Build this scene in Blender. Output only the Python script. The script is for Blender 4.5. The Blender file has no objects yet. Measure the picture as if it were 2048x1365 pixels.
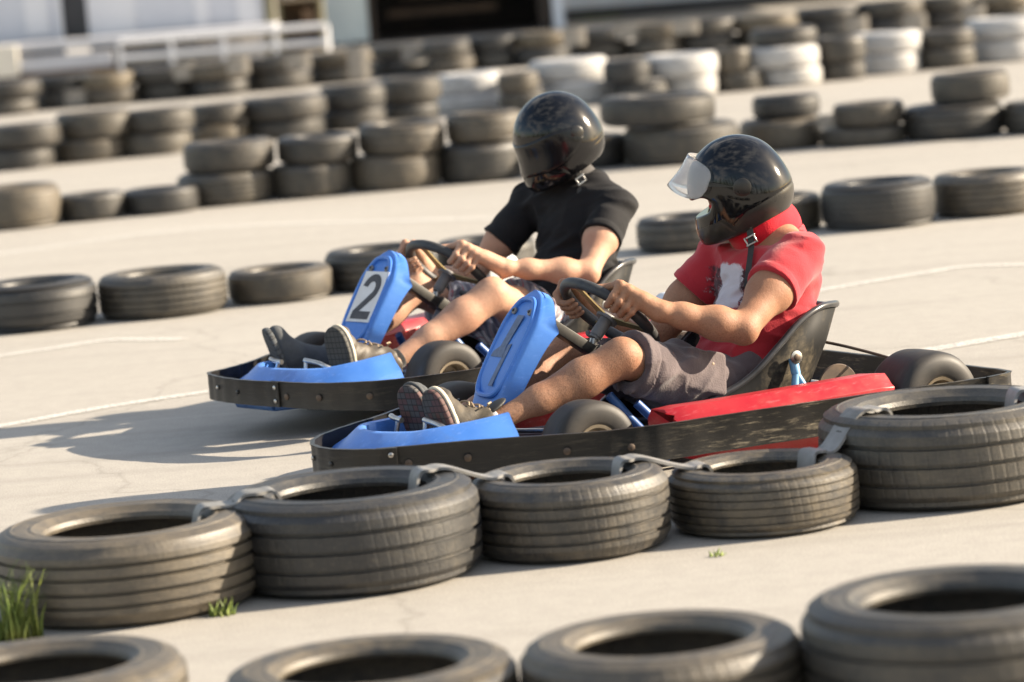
import bpy, bmesh, math, random
import numpy as np
from mathutils import Vector, Matrix, Euler

R_ = math.radians
PI = math.pi
rng = random.Random(7)
sc = bpy.context.scene
COL = sc.collection

# ------------------------------------------------------------------ camera
CAM_H, CAM_F, CAM_W, CAM_HT = 1.48, 6800.0, 2048.0, 1365.0
PITCH, ROLL = math.atan(800 / 6800.0), R_(4.6)
_fw = Vector((0, math.cos(PITCH), -math.sin(PITCH)))
_r0 = Vector((1, 0, 0)); _u0 = Vector((0, math.sin(PITCH), math.cos(PITCH)))
_cr = math.cos(ROLL) * _r0 - math.sin(ROLL) * _u0
_cu = math.sin(ROLL) * _r0 + math.cos(ROLL) * _u0
_CO = Vector((0, 0, CAM_H))


def ray(px, py):
    return _fw + _cr * ((px - 1024) / CAM_F) - _cu * ((py - 682.5) / CAM_F)


def ground(px, py, z=0.0):
    """world point of a photo pixel lying at height z"""
    d = ray(px, py)
    return _CO + d * ((z - CAM_H) / d.z)


def pixel(p):
    d = Vector(p) - _CO; z = d.dot(_fw)
    return 1024 + CAM_F * d.dot(_cr) / z, 682.5 - CAM_F * d.dot(_cu) / z, z


def at(px, py, Y):
    """world point of a photo pixel on the upright plane y = Y"""
    d = ray(px, py)
    return _CO + d * (Y / d.y)


cam = bpy.data.cameras.new('camera')
co = bpy.data.objects.new('camera', cam); COL.objects.link(co)
co.matrix_world = Matrix((
    (_cr.x, _cu.x, -_fw.x, 0), (_cr.y, _cu.y, -_fw.y, 0), (_cr.z, _cu.z, -_fw.z, CAM_H), (0, 0, 0, 1)))
cam.sensor_width = 36.0
cam.lens = CAM_F / CAM_W * 36.0
cam.clip_start = 0.1; cam.clip_end = 600
cam.dof.use_dof = True
cam.dof.focus_distance = 9.6
cam.dof.aperture_fstop = 2.8
sc.camera = co

# ------------------------------------------------------------------ helpers


def mat(name, base=(.5, .5, .5), rough=.6, metal=0.0, spec=.5, coat=0.0):
    m = bpy.data.materials.new(name); m.use_nodes = True
    b = m.node_tree.nodes['Principled BSDF']
    b.inputs['Base Color'].default_value = (*base, 1)
    b.inputs['Roughness'].default_value = rough
    b.inputs['Metallic'].default_value = metal
    b.inputs['Specular IOR Level'].default_value = spec
    b.inputs['Coat Weight'].default_value = coat
    return m, m.node_tree, b


def N(t, kind, **kw):
    n = t.nodes.new(kind)
    for k, v in kw.items():
        if k.startswith('i_'):
            key = k[2:].replace('_', ' ')
            n.inputs[int(key) if key.isdigit() else key].default_value = v
        else:
            setattr(n, k, v)
    return n


def ramp(t, stops, src=None):
    r = t.nodes.new('ShaderNodeValToRGB')
    e = r.color_ramp.elements
    while len(e) < len(stops):
        e.new(.5)
    for k, (p, c) in enumerate(stops):
        e[k].position = p
        e[k].color = (*c, 1) if not isinstance(c, (int, float)) else (c, c, c, 1)
    if src is not None:
        t.links.new(src, r.inputs[0])
    return r


def mixc(t, fac, a, b, mode='MIX'):
    m = t.nodes.new('ShaderNodeMix'); m.data_type = 'RGBA'; m.blend_type = mode
    for s, v in ((m.inputs[0], fac), (m.inputs[6], a), (m.inputs[7], b)):
        if hasattr(v, 'links'):
            t.links.new(v, s)
        elif isinstance(v, (int, float)):
            s.default_value = v
        else:
            s.default_value = (*v, 1)
    return m.outputs[2]


def math_(t, op, a, b=None, c=None):
    m = t.nodes.new('ShaderNodeMath'); m.operation = op
    for s, v in zip(m.inputs, (a, b, c)):
        if v is None:
            continue
        if hasattr(v, 'links'):
            t.links.new(v, s)
        else:
            s.default_value = v
    return m.outputs[0]


def noise(t, vec, scale, detail=4, rough=.55, mapscale=None):
    if mapscale:
        mp = N(t, 'ShaderNodeMapping'); mp.inputs['Scale'].default_value = mapscale
        t.links.new(vec, mp.inputs[0]); vec = mp.outputs[0]
    n = N(t, 'ShaderNodeTexNoise'); n.inputs['Scale'].default_value = scale
    n.inputs['Detail'].default_value = detail; n.inputs['Roughness'].default_value = rough
    t.links.new(vec, n.inputs['Vector'])
    return n.outputs['Fac']


def bump(t, b, h, strength=.3, dist=.01):
    n = N(t, 'ShaderNodeBump'); n.inputs['Strength'].default_value = strength
    n.inputs['Distance'].default_value = dist
    t.links.new(h, n.inputs['Height']); t.links.new(n.outputs[0], b.inputs['Normal'])


def ocoord(t):
    return N(t, 'ShaderNodeTexCoord').outputs['Object']


def noisy(name, c0, c1, scale=20, rough=.6, metal=0, spec=.5, b_=.0, bscale=None, lo=.35, hi=.65, mapscale=None, coat=0, rvar=0):
    """plain material whose colour wanders between c0 and c1"""
    m, t, b = mat(name, c0, rough, metal, spec, coat)
    v = ocoord(t)
    n = noise(t, v, scale, 5, .6, mapscale)
    r = ramp(t, [(lo, c0), (hi, c1)], n)
    t.links.new(r.outputs[0], b.inputs['Base Color'])
    if rvar:
        t.links.new(math_(t, 'MULTIPLY_ADD', n, rvar, rough - rvar * .5), b.inputs['Roughness'])
    if b_:
        bump(t, b, noise(t, v, bscale or scale * 4, 3), b_, .004)
    return m


def worn(name, c0, c1, dust, rough=.36):
    """moulded plastic with fine scratches, scuffed pale patches and grime"""
    m, t, b = mat(name, c0, rough)
    v = ocoord(t)
    n = noise(t, v, 6, 5, .6); sc1 = noise(t, v, 60, 5, .75, (.25, 1, 1.2)); sc2 = noise(t, v, 4.5, 6, .7); gr = noise(t, v, 24, 5, .75)
    c = mixc(t, ramp(t, [(.38, 0.0), (.7, 1.0)], n).outputs[0], c0, c1)
    k = math_(t, 'MULTIPLY', ramp(t, [(.56, 0.0), (.66, 1.0)], sc1).outputs[0], ramp(t, [(.42, .1), (.62, 1.0)], sc2).outputs[0])
    c = mixc(t, math_(t, 'MULTIPLY', k, .5), c, tuple(min(1, x * 1.2 + .16) for x in c1))
    d = math_(t, 'MULTIPLY', ramp(t, [(.50, 0.0), (.70, .55)], sc2).outputs[0], gr)
    c = mixc(t, d, c, dust)
    t.links.new(c, b.inputs['Base Color'])
    t.links.new(math_(t, 'ADD', math_(t, 'MULTIPLY_ADD', n, .2, rough - .1), math_(t, 'MULTIPLY', d, .5)), b.inputs['Roughness'])
    bump(t, b, math_(t, 'ADD', sc1, math_(t, 'MULTIPLY', n, 2.0)), .12, .004)
    return m


def link(o, parent=None):
    COL.objects.link(o)
    if parent is not None:
        o.parent = parent
    return o


def mesh_obj(name, verts, faces, material=None, parent=None, smooth=True, auto=None):
    me = bpy.data.meshes.new(name)
    me.from_pydata([tuple(v) for v in verts], [], [tuple(f) for f in faces])
    me.validate()
    bm = bmesh.new(); bm.from_mesh(me); bmesh.ops.recalc_face_normals(bm, faces=bm.faces); bm.to_mesh(me); bm.free()
    return finish(name, me, material, parent, smooth, auto)


def finish(name, me, material=None, parent=None, smooth=True, auto=None):
    if material is not None:
        for m in (material if isinstance(material, (list, tuple)) else [material]):
            me.materials.append(m)
    me.polygons.foreach_set('use_smooth', [smooth] * len(me.polygons))
    o = bpy.data.objects.new(name, me)
    link(o, parent)
    if auto is not None:
        bm = bmesh.new(); bm.from_mesh(me)
        for e in bm.edges:
            if len(e.link_faces) == 2 and e.calc_face_angle(0) > auto:
                e.smooth = False
        bm.to_mesh(me); bm.free()
    return o


def tag(o, label, cat, group=None, kind=None):
    if label: o['label'] = label
    if cat: o['category'] = cat
    if group: o['group'] = group
    if kind: o['kind'] = kind
    return o


def empty(name, loc=(0, 0, 0), rz=0.0, parent=None):
    o = bpy.data.objects.new(name, None); o.empty_display_size = .1
    link(o, parent); o.location = loc; o.rotation_euler = (0, 0, rz)
    return o


class MB:
    """collects boxes, tubes, lofts and lathes into one mesh"""

    def __init__(s):
        s.v = []; s.f = []; s.mi = []

    def add(s, vs, fs, mi=0):
        b = len(s.v); s.v += [tuple(v) for v in vs]
        s.f += [tuple(b + i for i in f) for f in fs]; s.mi += [mi] * len(fs)
        return s

    def box(s, c, size, M=None, mi=0):
        hx, hy, hz = (d / 2 for d in size)
        vs = [Vector((x, y, z)) for x in (-hx, hx) for y in (-hy, hy) for z in (-hz, hz)]
        if M is not None: vs = [M @ v for v in vs]
        vs = [v + Vector(c) for v in vs]
        return s.add(vs, [(0, 1, 3, 2), (4, 6, 7, 5), (0, 4, 5, 1), (2, 3, 7, 6), (0, 2, 6, 4), (1, 5, 7, 3)], mi)

    def rings(s, rings, closed=False, cap=True, mi=0):
        """loft through rings (each a list of points, same count)"""
        n = len(rings[0]); vs = [p for r in rings for p in r]; fs = []
        m = len(rings)
        for i in range(m if closed else m - 1):
            for j in range(n):
                a = i * n + j; b = i * n + (j + 1) % n
                c = ((i + 1) % m) * n + (j + 1) % n; d = ((i + 1) % m) * n + j
                fs.append((a, b, c, d))
        if cap and not closed:
            fs.append(tuple(range(n))[::-1]); fs.append(tuple((m - 1) * n + j for j in range(n)))
        return s.add(vs, fs, mi)

    def tube(s, pts, r, n=10, closed=False, mi=0, cap=True):
        pts = [Vector(p) for p in pts]; rs = r if isinstance(r, (list, tuple)) else [r] * len(pts)
        rings = []; up = None; m = len(pts)
        for i, p in enumerate(pts):
            a = pts[(i - 1) % m] if (closed or i > 0) else p
            b = pts[(i + 1) % m] if (closed or i < m - 1) else p
            d = (b - a).normalized()
            if up is None:
                up = Vector((0, 0, 1)) if abs(d.z) < .9 else Vector((1, 0, 0))
            x = (up - d * up.dot(d)).normalized(); y = d.cross(x); up = x
            rings.append([p + (x * math.cos(t) + y * math.sin(t)) * rs[i] for t in (2 * PI * k / n for k in range(n))])
        return s.rings(rings, closed, cap, mi)

    def lathe(s, prof, n=48, M=None, closed=True, mi=0):
        """prof: (radius, z) points round the z axis"""
        rings = []
        for k in range(n):
            a = 2 * PI * k / n
            ring = [Vector((r * math.cos(a), r * math.sin(a), z)) for r, z in prof]
            if M is not None: ring = [M @ p for p in ring]
            rings.append(ring)
        m = len(prof); vs = [p for r in rings for p in r]; fs = []
        for i in range(n):
            for j in range(m if closed else m - 1):
                a = i * m + j; b = i * m + (j + 1) % m
                c = ((i + 1) % n) * m + (j + 1) % m; d = ((i + 1) % n) * m + j
                fs.append((a, d, c, b))
        return s.add(vs, fs, mi)

    def build(s, name, material=None, parent=None, smooth=True, auto=R_(38), bevel=0, seg=2):
        o = mesh_obj(name, s.v, s.f, material, parent, smooth)
        me = o.data
        if len(set(s.mi)) > 1 and len(me.polygons) == len(s.mi):
            me.polygons.foreach_set('material_index', s.mi)
        if bevel:
            bm = bmesh.new(); bm.from_mesh(me)
            bmesh.ops.bevel(bm, geom=[e for e in bm.edges if len(e.link_faces) == 2 and e.calc_face_angle(0) > R_(25)],
                            offset=bevel, segments=seg, profile=.5, affect='EDGES', clamp_overlap=True)
            for f in bm.faces: f.smooth = smooth
            bm.to_mesh(me); bm.free()
        if auto is not None and smooth:
            bm = bmesh.new(); bm.from_mesh(me)
            for e in bm.edges:
                if len(e.link_faces) == 2 and e.calc_face_angle(0) > auto: e.smooth = False
            bm.to_mesh(me); bm.free()
        return o


def catmull(pts, n=8, closed=False):
    pts = [Vector(p) for p in pts]; out = []; m = len(pts)
    for i in range(m if closed else m - 1):
        p0 = pts[(i - 1) % m] if (closed or i > 0) else pts[0]
        p1 = pts[i]; p2 = pts[(i + 1) % m]
        p3 = pts[(i + 2) % m] if (closed or i < m - 2) else pts[-1]
        for k in range(n):
            t = k / n
            out.append(.5 * ((2 * p1) + (p2 - p0) * t + (2 * p0 - 5 * p1 + 4 * p2 - p3) * t * t + (3 * p1 - p0 - 3 * p2 + p3) * t ** 3))
    if not closed: out.append(pts[-1])
    return out


# ------------------------------------------------------------------ solid modelling: distance fields meshed with surface nets
class SDF:
    def __init__(s):
        s.ops = []

    @staticmethod
    def _a(p): return np.asarray(tuple(p), dtype=np.float64)

    def cone(s, a, b, ra, rb, k=.02, op='u'):
        a, b = s._a(a), s._a(b); ba = b - a; l2 = max(ba @ ba, 1e-9)

        def f(P):
            q = P - a; t = np.clip((q @ ba) / l2, 0, 1)
            return np.linalg.norm(q - t[:, None] * ba, axis=1) - (ra + t * (rb - ra))
        s.ops.append((op, f, k, (a + b) / 2, math.sqrt(l2) / 2 + max(ra, rb))); return s

    def chain(s, pts, rs, k=.01, op='u'):
        for i in range(len(pts) - 1): s.cone(pts[i], pts[i + 1], rs[i], rs[i + 1], k, op)
        return s

    def ell(s, c, r, M=None, k=.02, op='u'):
        c = s._a(c); r = np.array(r, float); Mi = None if M is None else np.array([list(x) for x in M], float)

        def f(P):
            q = P - c
            if Mi is not None: q = q @ Mi          # columns of M are the axes
            k0 = np.linalg.norm(q / r, axis=1); k1 = np.linalg.norm(q / (r * r), axis=1)
            return k0 * (k0 - 1) / np.maximum(k1, 1e-6)
        s.ops.append((op, f, k, c, float(max(r)))); return s

    def box(s, c, half, M=None, rad=.005, k=.01, op='u'):
        c = s._a(c); h = np.array(half, float) - rad; Mi = None if M is None else np.array([list(x) for x in M], float)

        def f(P):
            q = P - c
            if Mi is not None: q = q @ Mi
            q = np.abs(q) - h
            return np.linalg.norm(np.maximum(q, 0), axis=1) + np.minimum(q.max(axis=1), 0) - rad
        s.ops.append((op, f, k, c, float(np.linalg.norm(half)))); return s

    def plane(s, p, n, k=.004):
        """keep the side the normal points away from"""
        p = s._a(p); n = s._a(n); n = n / np.linalg.norm(n)
        s.ops.append(('i', lambda P: (P - p) @ n, k, None, None)); return s

    def disp(s, fn):
        s.ops.append(('d', fn, 0, None, None)); return s

    def shell_of(s, other, thick):
        s.ops.append(('i', lambda P: np.abs(other.ev(P)) - thick, .001, None, None)); return s

    def ev(s, P, c=None, rad=None):
        d = np.full(len(P), .3)
        for op, f, k, pc, pr in s.ops:
            if c is not None and pc is not None and np.linalg.norm(pc - c) - pr - rad > .05 + k: continue
            if op == 'd':
                d = d + f(P); continue
            e = f(P)
            if op == 'u':
                if k > 0:
                    h = np.maximum(k - np.abs(d - e), 0) / k; d = np.minimum(d, e) - h * h * k * .25
                else: d = np.minimum(d, e)
            else:
                if op == 's': e = -e
                if k > 0:
                    h = np.maximum(k - np.abs(d - e), 0) / k; d = np.maximum(d, e) + h * h * k * .25
                else: d = np.maximum(d, e)
        return d

    def bounds(s):
        lo = np.full(3, 1e9); hi = -lo
        for op, f, k, c, r in s.ops:
            if op == 'u': lo = np.minimum(lo, c - r); hi = np.maximum(hi, c + r)
        return lo - .02, hi + .02

    def mesh(s, name, h, material=None, parent=None, smooth_it=2, project=0):
        lo, hi = s.bounds(); B = 8
        nb = np.ceil((hi - lo) / (h * B)).astype(int) + 1
        ax = [lo[i] + (np.arange(nb[i]) + .5) * B * h - h / 2 for i in range(3)]
        C = np.stack(np.meshgrid(*ax, indexing='ij'), -1).reshape(-1, 3)
        dc = s.ev(C).reshape(nb)
        D = np.repeat(np.repeat(np.repeat(np.sign(dc).astype(np.float32), B, 0), B, 1), B, 2)
        rad = B * h * .5 * 1.7321
        loc = np.stack(np.meshgrid(*[np.arange(B) * h] * 3, indexing='ij'), -1).reshape(-1, 3)
        for (i, j, k) in np.argwhere(np.abs(dc) < rad * 1.25 + .006):
            o = lo + np.array((i, j, k)) * B * h
            D[i * B:i * B + B, j * B:j * B + B, k * B:k * B + B] = s.ev(loc + o, o + (B - 1) * h / 2, rad).reshape(B, B, B)
        D = np.pad(D, 1, constant_values=1.0); lo = lo - h
        I = D < 0
        n0, n1, n2 = D.shape
        cnt = np.zeros((n0 - 1, n1 - 1, n2 - 1), np.int8)
        for a in (0, 1):
            for b in (0, 1):
                for c in (0, 1):
                    cnt += I[a:n0 - 1 + a, b:n1 - 1 + b, c:n2 - 1 + c]
        cells = np.argwhere((cnt > 0) & (cnt < 8))
        idx = np.full(cnt.shape, -1, np.int64); idx[tuple(cells.T)] = np.arange(len(cells))
        acc = np.zeros((len(cells), 3)); w = np.zeros(len(cells))
        cor = [(a, b, c) for a in (0, 1) for b in (0, 1) for c in (0, 1)]
        val = {q: D[cells[:, 0] + q[0], cells[:, 1] + q[1], cells[:, 2] + q[2]].astype(np.float64) for q in cor}
        for q in cor:
            for axis in range(3):
                if q[axis]: continue
                q2 = list(q); q2[axis] = 1; q2 = tuple(q2)
                d0, d1 = val[q], val[q2]; m = (d0 < 0) != (d1 < 0)
                t = np.where(m, d0 / np.where(m, d0 - d1, 1), 0)
                p = np.array(q, float)[None, :].repeat(len(cells), 0); p[:, axis] += t
                acc += p * m[:, None]; w += m
        V = lo + (cells + acc / w[:, None]) * h
        F = []
        for axis in range(3):
            a1, a2 = (axis + 1) % 3, (axis + 2) % 3
            sl0 = [slice(None)] * 3; sl1 = [slice(None)] * 3
            sl0[axis] = slice(0, -1); sl1[axis] = slice(1, None)
            e = np.argwhere(I[tuple(sl0)] != I[tuple(sl1)])
            e = e[(e[:, a1] > 0) & (e[:, a2] > 0)]
            ins = I[tuple(e.T)]
            c00 = e.copy(); c10 = e.copy(); c10[:, a1] -= 1
            c11 = c10.copy(); c11[:, a2] -= 1; c01 = e.copy(); c01[:, a2] -= 1
            q = np.stack([idx[tuple(x.T)] for x in (c00, c10, c11, c01)], 1)
            q = q[np.all(q >= 0, 1)] if False else q
            q[~ins] = q[~ins][:, ::-1]
            F.append(q)
        F = np.concatenate(F); F = F[np.all(F >= 0, 1)]
        E = np.concatenate([F[:, [0, 1]], F[:, [1, 2]], F[:, [2, 3]], F[:, [3, 0]]])
        for it in range(smooth_it):
            S = np.zeros_like(V); n = np.zeros(len(V))
            np.add.at(S, E[:, 0], V[E[:, 1]]); np.add.at(n, E[:, 0], 1)
            V = V * .4 + .6 * S / np.maximum(n, 1)[:, None]
        for it in range(project):
            d = s.ev(V); e = h * .25; g = np.stack([(s.ev(V + np.eye(3)[i] * e) - s.ev(V - np.eye(3)[i] * e)) / (2 * e) for i in range(3)], 1)
            V = V - g * (np.clip(d, -h, h) / np.maximum((g * g).sum(1), .2))[:, None]
        me = bpy.data.meshes.new(name)
        me.vertices.add(len(V)); me.vertices.foreach_set('co', V.astype(np.float32).ravel())
        me.loops.add(F.size); me.loops.foreach_set('vertex_index', F.astype(np.int32).ravel())
        me.polygons.add(len(F)); me.polygons.foreach_set('loop_start', np.arange(0, F.size, 4, dtype=np.int32))
        me.update(calc_edges=True); me.validate()
        return finish(name, me, material, parent, True)


def vnoise(P, scale, seed=0):
    """smooth value noise, about -1..1"""
    q = P * np.asarray(scale) + seed * 17.31
    i = np.floor(q).astype(np.int64); f = q - i; f = f * f * (3 - 2 * f)
    out = np.zeros(len(P))
    for a in (0, 1):
        for b in (0, 1):
            for c in (0, 1):
                hsh = ((i[:, 0] + a) * 73856093) ^ ((i[:, 1] + b) * 19349663) ^ ((i[:, 2] + c) * 83492791) ^ (seed * 2654435)
                hsh = (hsh ^ (hsh >> 13)) * 1274126177 & 0x7fffffff
                v = (hsh % 65521) / 32760.5 - 1
                out += v * (f[:, 0] if a else 1 - f[:, 0]) * (f[:, 1] if b else 1 - f[:, 1]) * (f[:, 2] if c else 1 - f[:, 2])
    return out


def frame(f, up):
    """3x3 with columns forward, left, up"""
    f = Vector(f).normalized(); up = Vector(up); u = (up - f * up.dot(f)).normalized(); l = u.cross(f)
    return Matrix((f, l, u)).transposed()

# ------------------------------------------------------------------ light
SUN_EL, SUN_AZ = R_(23.5), R_(7.0)        # azimuth measured from +X, slightly to the camera's side
sdir = Vector((math.cos(SUN_EL) * math.cos(SUN_AZ), math.cos(SUN_EL) * math.sin(SUN_AZ), math.sin(SUN_EL)))
sl = bpy.data.lights.new('sun', 'SUN'); sl.energy = 5.0; sl.angle = R_(.55); sl.color = (1, .855, .66)
so = bpy.data.objects.new('sun', sl); COL.objects.link(so)
so.rotation_euler = (-sdir).to_track_quat('-Z', 'Y').to_euler()
w = bpy.data.worlds.new('World'); sc.world = w; w.use_nodes = True
t = w.node_tree; bg = t.nodes['Background']; out = t.nodes['World Output']
sky = N(t, 'ShaderNodeTexSky', sky_type='NISHITA', sun_disc=False)
sky.sun_elevation = SUN_EL
sky.sun_rotation = PI / 2 - SUN_AZ            # blender measures the sky's sun from +Y, clockwise
sky.air_density = 1.2; sky.dust_density = 1.6
t.links.new(sky.outputs[0], bg.inputs[0]); bg.inputs[1].default_value = .07
tc = N(t, 'ShaderNodeTexCoord').outputs['Generated']
cl = noise(t, tc, 2.6, 9, .62, (1, 1, 2.6))
cr = ramp(t, [(.47, 0.0), (.66, 1.0)], cl)
bg2 = N(t, 'ShaderNodeBackground'); bg2.inputs[0].default_value = (1, .96, .92, 1); bg2.inputs[1].default_value = .62
mx = N(t, 'ShaderNodeMixShader')
t.links.new(math_(t, 'MULTIPLY', cr.outputs[0], .85), mx.inputs[0])
t.links.new(bg.outputs[0], mx.inputs[1]); t.links.new(bg2.outputs[0], mx.inputs[2]); t.links.new(mx.outputs[0], out.inputs[0])
sc.view_settings.view_transform = 'Standard'; sc.view_settings.look = 'None'
sc.view_settings.exposure = 1.45; sc.view_settings.gamma = 1

# ------------------------------------------------------------------ setting: ground and painted lines
m, t, b = mat('track_surface', (.4, .37, .33), .85, spec=.25)
v = ocoord(t)
n1 = noise(t, v, .35, 5, .6); n2 = noise(t, v, 14, 6, .7); n3 = noise(t, v, 190, 3, .7); n4 = noise(t, v, 1.3, 4, .65, (1, 3.2, 1))
r1 = ramp(t, [(.3, (.435, .41, .372)), (.7, (.495, .468, .425))], n1)
c = mixc(t, math_(t, 'MULTIPLY', n4, .3), r1.outputs[0], (.36, .33, .29))
c = mixc(t, math_(t, 'MULTIPLY', ramp(t, [(.35, 1.0), (.62, 0.0)], n2).outputs[0], .18), c, (.2, .185, .165))
c = mixc(t, ramp(t, [(.40, .42), (.60, 0.0)], n3).outputs[0], c, (.14, .13, .12))
c = mixc(t, ramp(t, [(.64, 0.0), (.72, .45)], n3).outputs[0], c, (.62, .58, .52))
vor = N(t, 'ShaderNodeTexVoronoi', feature='DISTANCE_TO_EDGE'); vor.inputs['Scale'].default_value = .33
mp = N(t, 'ShaderNodeMixRGB') if False else None
wv = N(t, 'ShaderNodeVectorMath', operation='ADD'); nz = N(t, 'ShaderNodeTexNoise'); nz.inputs['Scale'].default_value = 1.6
nz.inputs['Detail'].default_value = 5
t.links.new(v, nz.inputs['Vector']); t.links.new(v, wv.inputs[0])
sc_ = N(t, 'ShaderNodeVectorMath', operation='SCALE'); sc_.inputs['Scale'].default_value = .7
t.links.new(nz.outputs['Color'], sc_.inputs[0]); t.links.new(sc_.outputs[0], wv.inputs[1]); t.links.new(wv.outputs[0], vor.inputs['Vector'])
sk = noise(t, v, 3.0, 5, .6, (.10, 1.6, 1))
c = mixc(t, ramp(t, [(.52, 0.0), (.74, .4)], sk).outputs[0], c, (.22, .205, .185))
crk = ramp(t, [(0, .25), (.005, 0.0)], vor.outputs['Distance'])
c = mixc(t, crk.outputs[0], c, (.13, .12, .10))
t.links.new(c, b.inputs['Base Color'])
bump(t, b, n3, .35, .003)
GROUND_M = m
g = mesh_obj('ground', [(-160, -60, 0), (160, -60, 0), (160, 260, 0), (-160, 260, 0)], [(0, 1, 2, 3)], GROUND_M, smooth=False)
tag(g, 'pale beige asphalt of the kart track', 'ground', kind='structure')

m, t, b = mat('worn_white_paint', (.8, .79, .76), .7)
v = ocoord(t); n = noise(t, v, 90, 4, .7)
b.inputs['Base Color'].default_value = (.74, .72, .68, 1)
r = ramp(t, [(.36, 0.0), (.56, .75)], n); t.links.new(r.outputs[0], b.inputs['Alpha'])
PAINT = m


def paint_line(pxs, wpx, label):
    pts = catmull([ground(*p) for p in pxs], 10)
    vs = []; fs = []
    for i, p in enumerate(pts):
        a = pts[max(i - 1, 0)]; c_ = pts[min(i + 1, len(pts) - 1)]
        d = (c_ - a).normalized(); nrm = Vector((-d.y, d.x, 0)) * (wpx / 2)
        vs += [(p.x + nrm.x, p.y + nrm.y, .004), (p.x - nrm.x, p.y - nrm.y, .004)]
    for i in range(len(pts) - 1): fs.append((2 * i, 2 * i + 1, 2 * i + 3, 2 * i + 2))
    o = mesh_obj('lane_marking', vs, fs, PAINT, smooth=False)
    tag(o, label, 'lane marking', kind='structure')


paint_line([(-160, 742), (0, 714), (110, 698), (215, 682), (300, 681), (370, 680)], .07, 'white painted line ending on the asphalt left of the blue kart')
paint_line([(-160, 885), (0, 855), (150, 827), (290, 804), (425, 784), (620, 757)], .07, 'white painted line running to the nose of the rear kart')
paint_line([(1500, 612), (1640, 583), (1760, 562), (1861, 546), (1930, 535), (2060, 531)], .07, 'white painted line behind the back of the driver in red')
paint_line([(1700, 735), (1823, 709), (1940, 688), (2060, 668), (2200, 640)], .09, 'white painted line behind the rear wheel of the front kart')
paint_line([(-60, 519), (80, 499), (330, 465), (520, 452), (700, 446), (1010, 438)], .1, 'faint white line across the asphalt beyond the row of single tyres')

# ------------------------------------------------------------------ tyres


def tyre_material(name, dark, dust, amount, white=False):
    m, t, b = mat(name, dark, .72, spec=.3 if white else .75)
    v = ocoord(t)
    oi = N(t, 'ShaderNodeObjectInfo').outputs['Random']
    sep = N(t, 'ShaderNodeSeparateXYZ'); t.links.new(v, sep.inputs[0])
    ang = math_(t, 'ARCTAN2', sep.outputs[1], sep.outputs[0])
    # offset the noise per tyre
    wn = N(t, 'ShaderNodeVectorMath', operation='ADD')
    cmb = N(t, 'ShaderNodeCombineXYZ'); t.links.new(math_(t, 'MULTIPLY', oi, 37.0), cmb.inputs[0]); t.links.new(math_(t, 'MULTIPLY', oi, 91.0), cmb.inputs[1])
    t.links.new(v, wn.inputs[0]); t.links.new(cmb.outputs[0], wn.inputs[1]); vv = wn.outputs[0]
    n1 = noise(t, vv, 5, 6, .65); n2 = noise(t, vv, 42, 4, .7); n3 = noise(t, vv, 9, 4, .6, (1, 1, 7))
    amt = math_(t, 'MULTIPLY_ADD', oi, .3, amount - .15)
    f = math_(t, 'ADD', math_(t, 'MULTIPLY', n1, .75), math_(t, 'MULTIPLY', n3, .45))
    f = ramp(t, [(.32, 0.0), (.85, 1.0)], math_(t, 'ADD', f, math_(t, 'SUBTRACT', amt, .55)))
    c = mixc(t, f.outputs[0], dark, dust)
    c = mixc(t, ramp(t, [(.55, 0.0), (.72, .35)], n2).outputs[0], c, tuple(min(1, x * 1.5) for x in dust))
    if white:
        c = mixc(t, ramp(t, [(.62, 0.0), (.68, .8)], n1).outputs[0], c, (.12, .11, .1))
    t.links.new(c, b.inputs['Base Color'])
    t.links.new(math_(t, 'ADD', math_(t, 'MULTIPLY_ADD', n1, .18, .40), math_(t, 'MULTIPLY', f.outputs[0], .06)), b.inputs['Roughness'])
    # tread: sipes across the tread face and lettering-like ribs on the shoulder
    rad = math_(t, 'SQRT', math_(t, 'ADD', math_(t, 'POWER', sep.outputs[0], 2.0), math_(t, 'POWER', sep.outputs[1], 2.0)))
    onface = ramp(t, [(.90, 0.0), (.95, 1.0)], rad)
    slant = math_(t, 'ADD', math_(t, 'MULTIPLY', ang, 64.0), math_(t, 'MULTIPLY', math_(t, 'ABSOLUTE', sep.outputs[2]), 9.0))
    sip = math_(t, 'MULTIPLY', ramp(t, [(.62, 1.0), (.86, 0.0)], math_(t, 'SINE', slant)).outputs[0], onface.outputs[0])
    h = math_(t, 'ADD', math_(t, 'MULTIPLY', sip, math_(t, 'FRACT', math_(t, 'MULTIPLY', oi, 7.3))), math_(t, 'MULTIPLY', n2, .5))
    bump(t, b, h, .26, .010)
    return m


RUBBER = [tyre_material('dusty_tyre_rubber', (.022, .0215, .0215), (.135, .110, .075), .44),
          tyre_material('dark_tyre_rubber', (.018, .018, .0185), (.105, .089, .064), .38),
          tyre_material('earthy_tyre_rubber', (.024, .023, .022), (.18, .142, .088), .50)]
WHITE_RUBBER = tyre_material('white_painted_tyre', (.50, .495, .49), (.38, .36, .33), .35, True)


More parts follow.
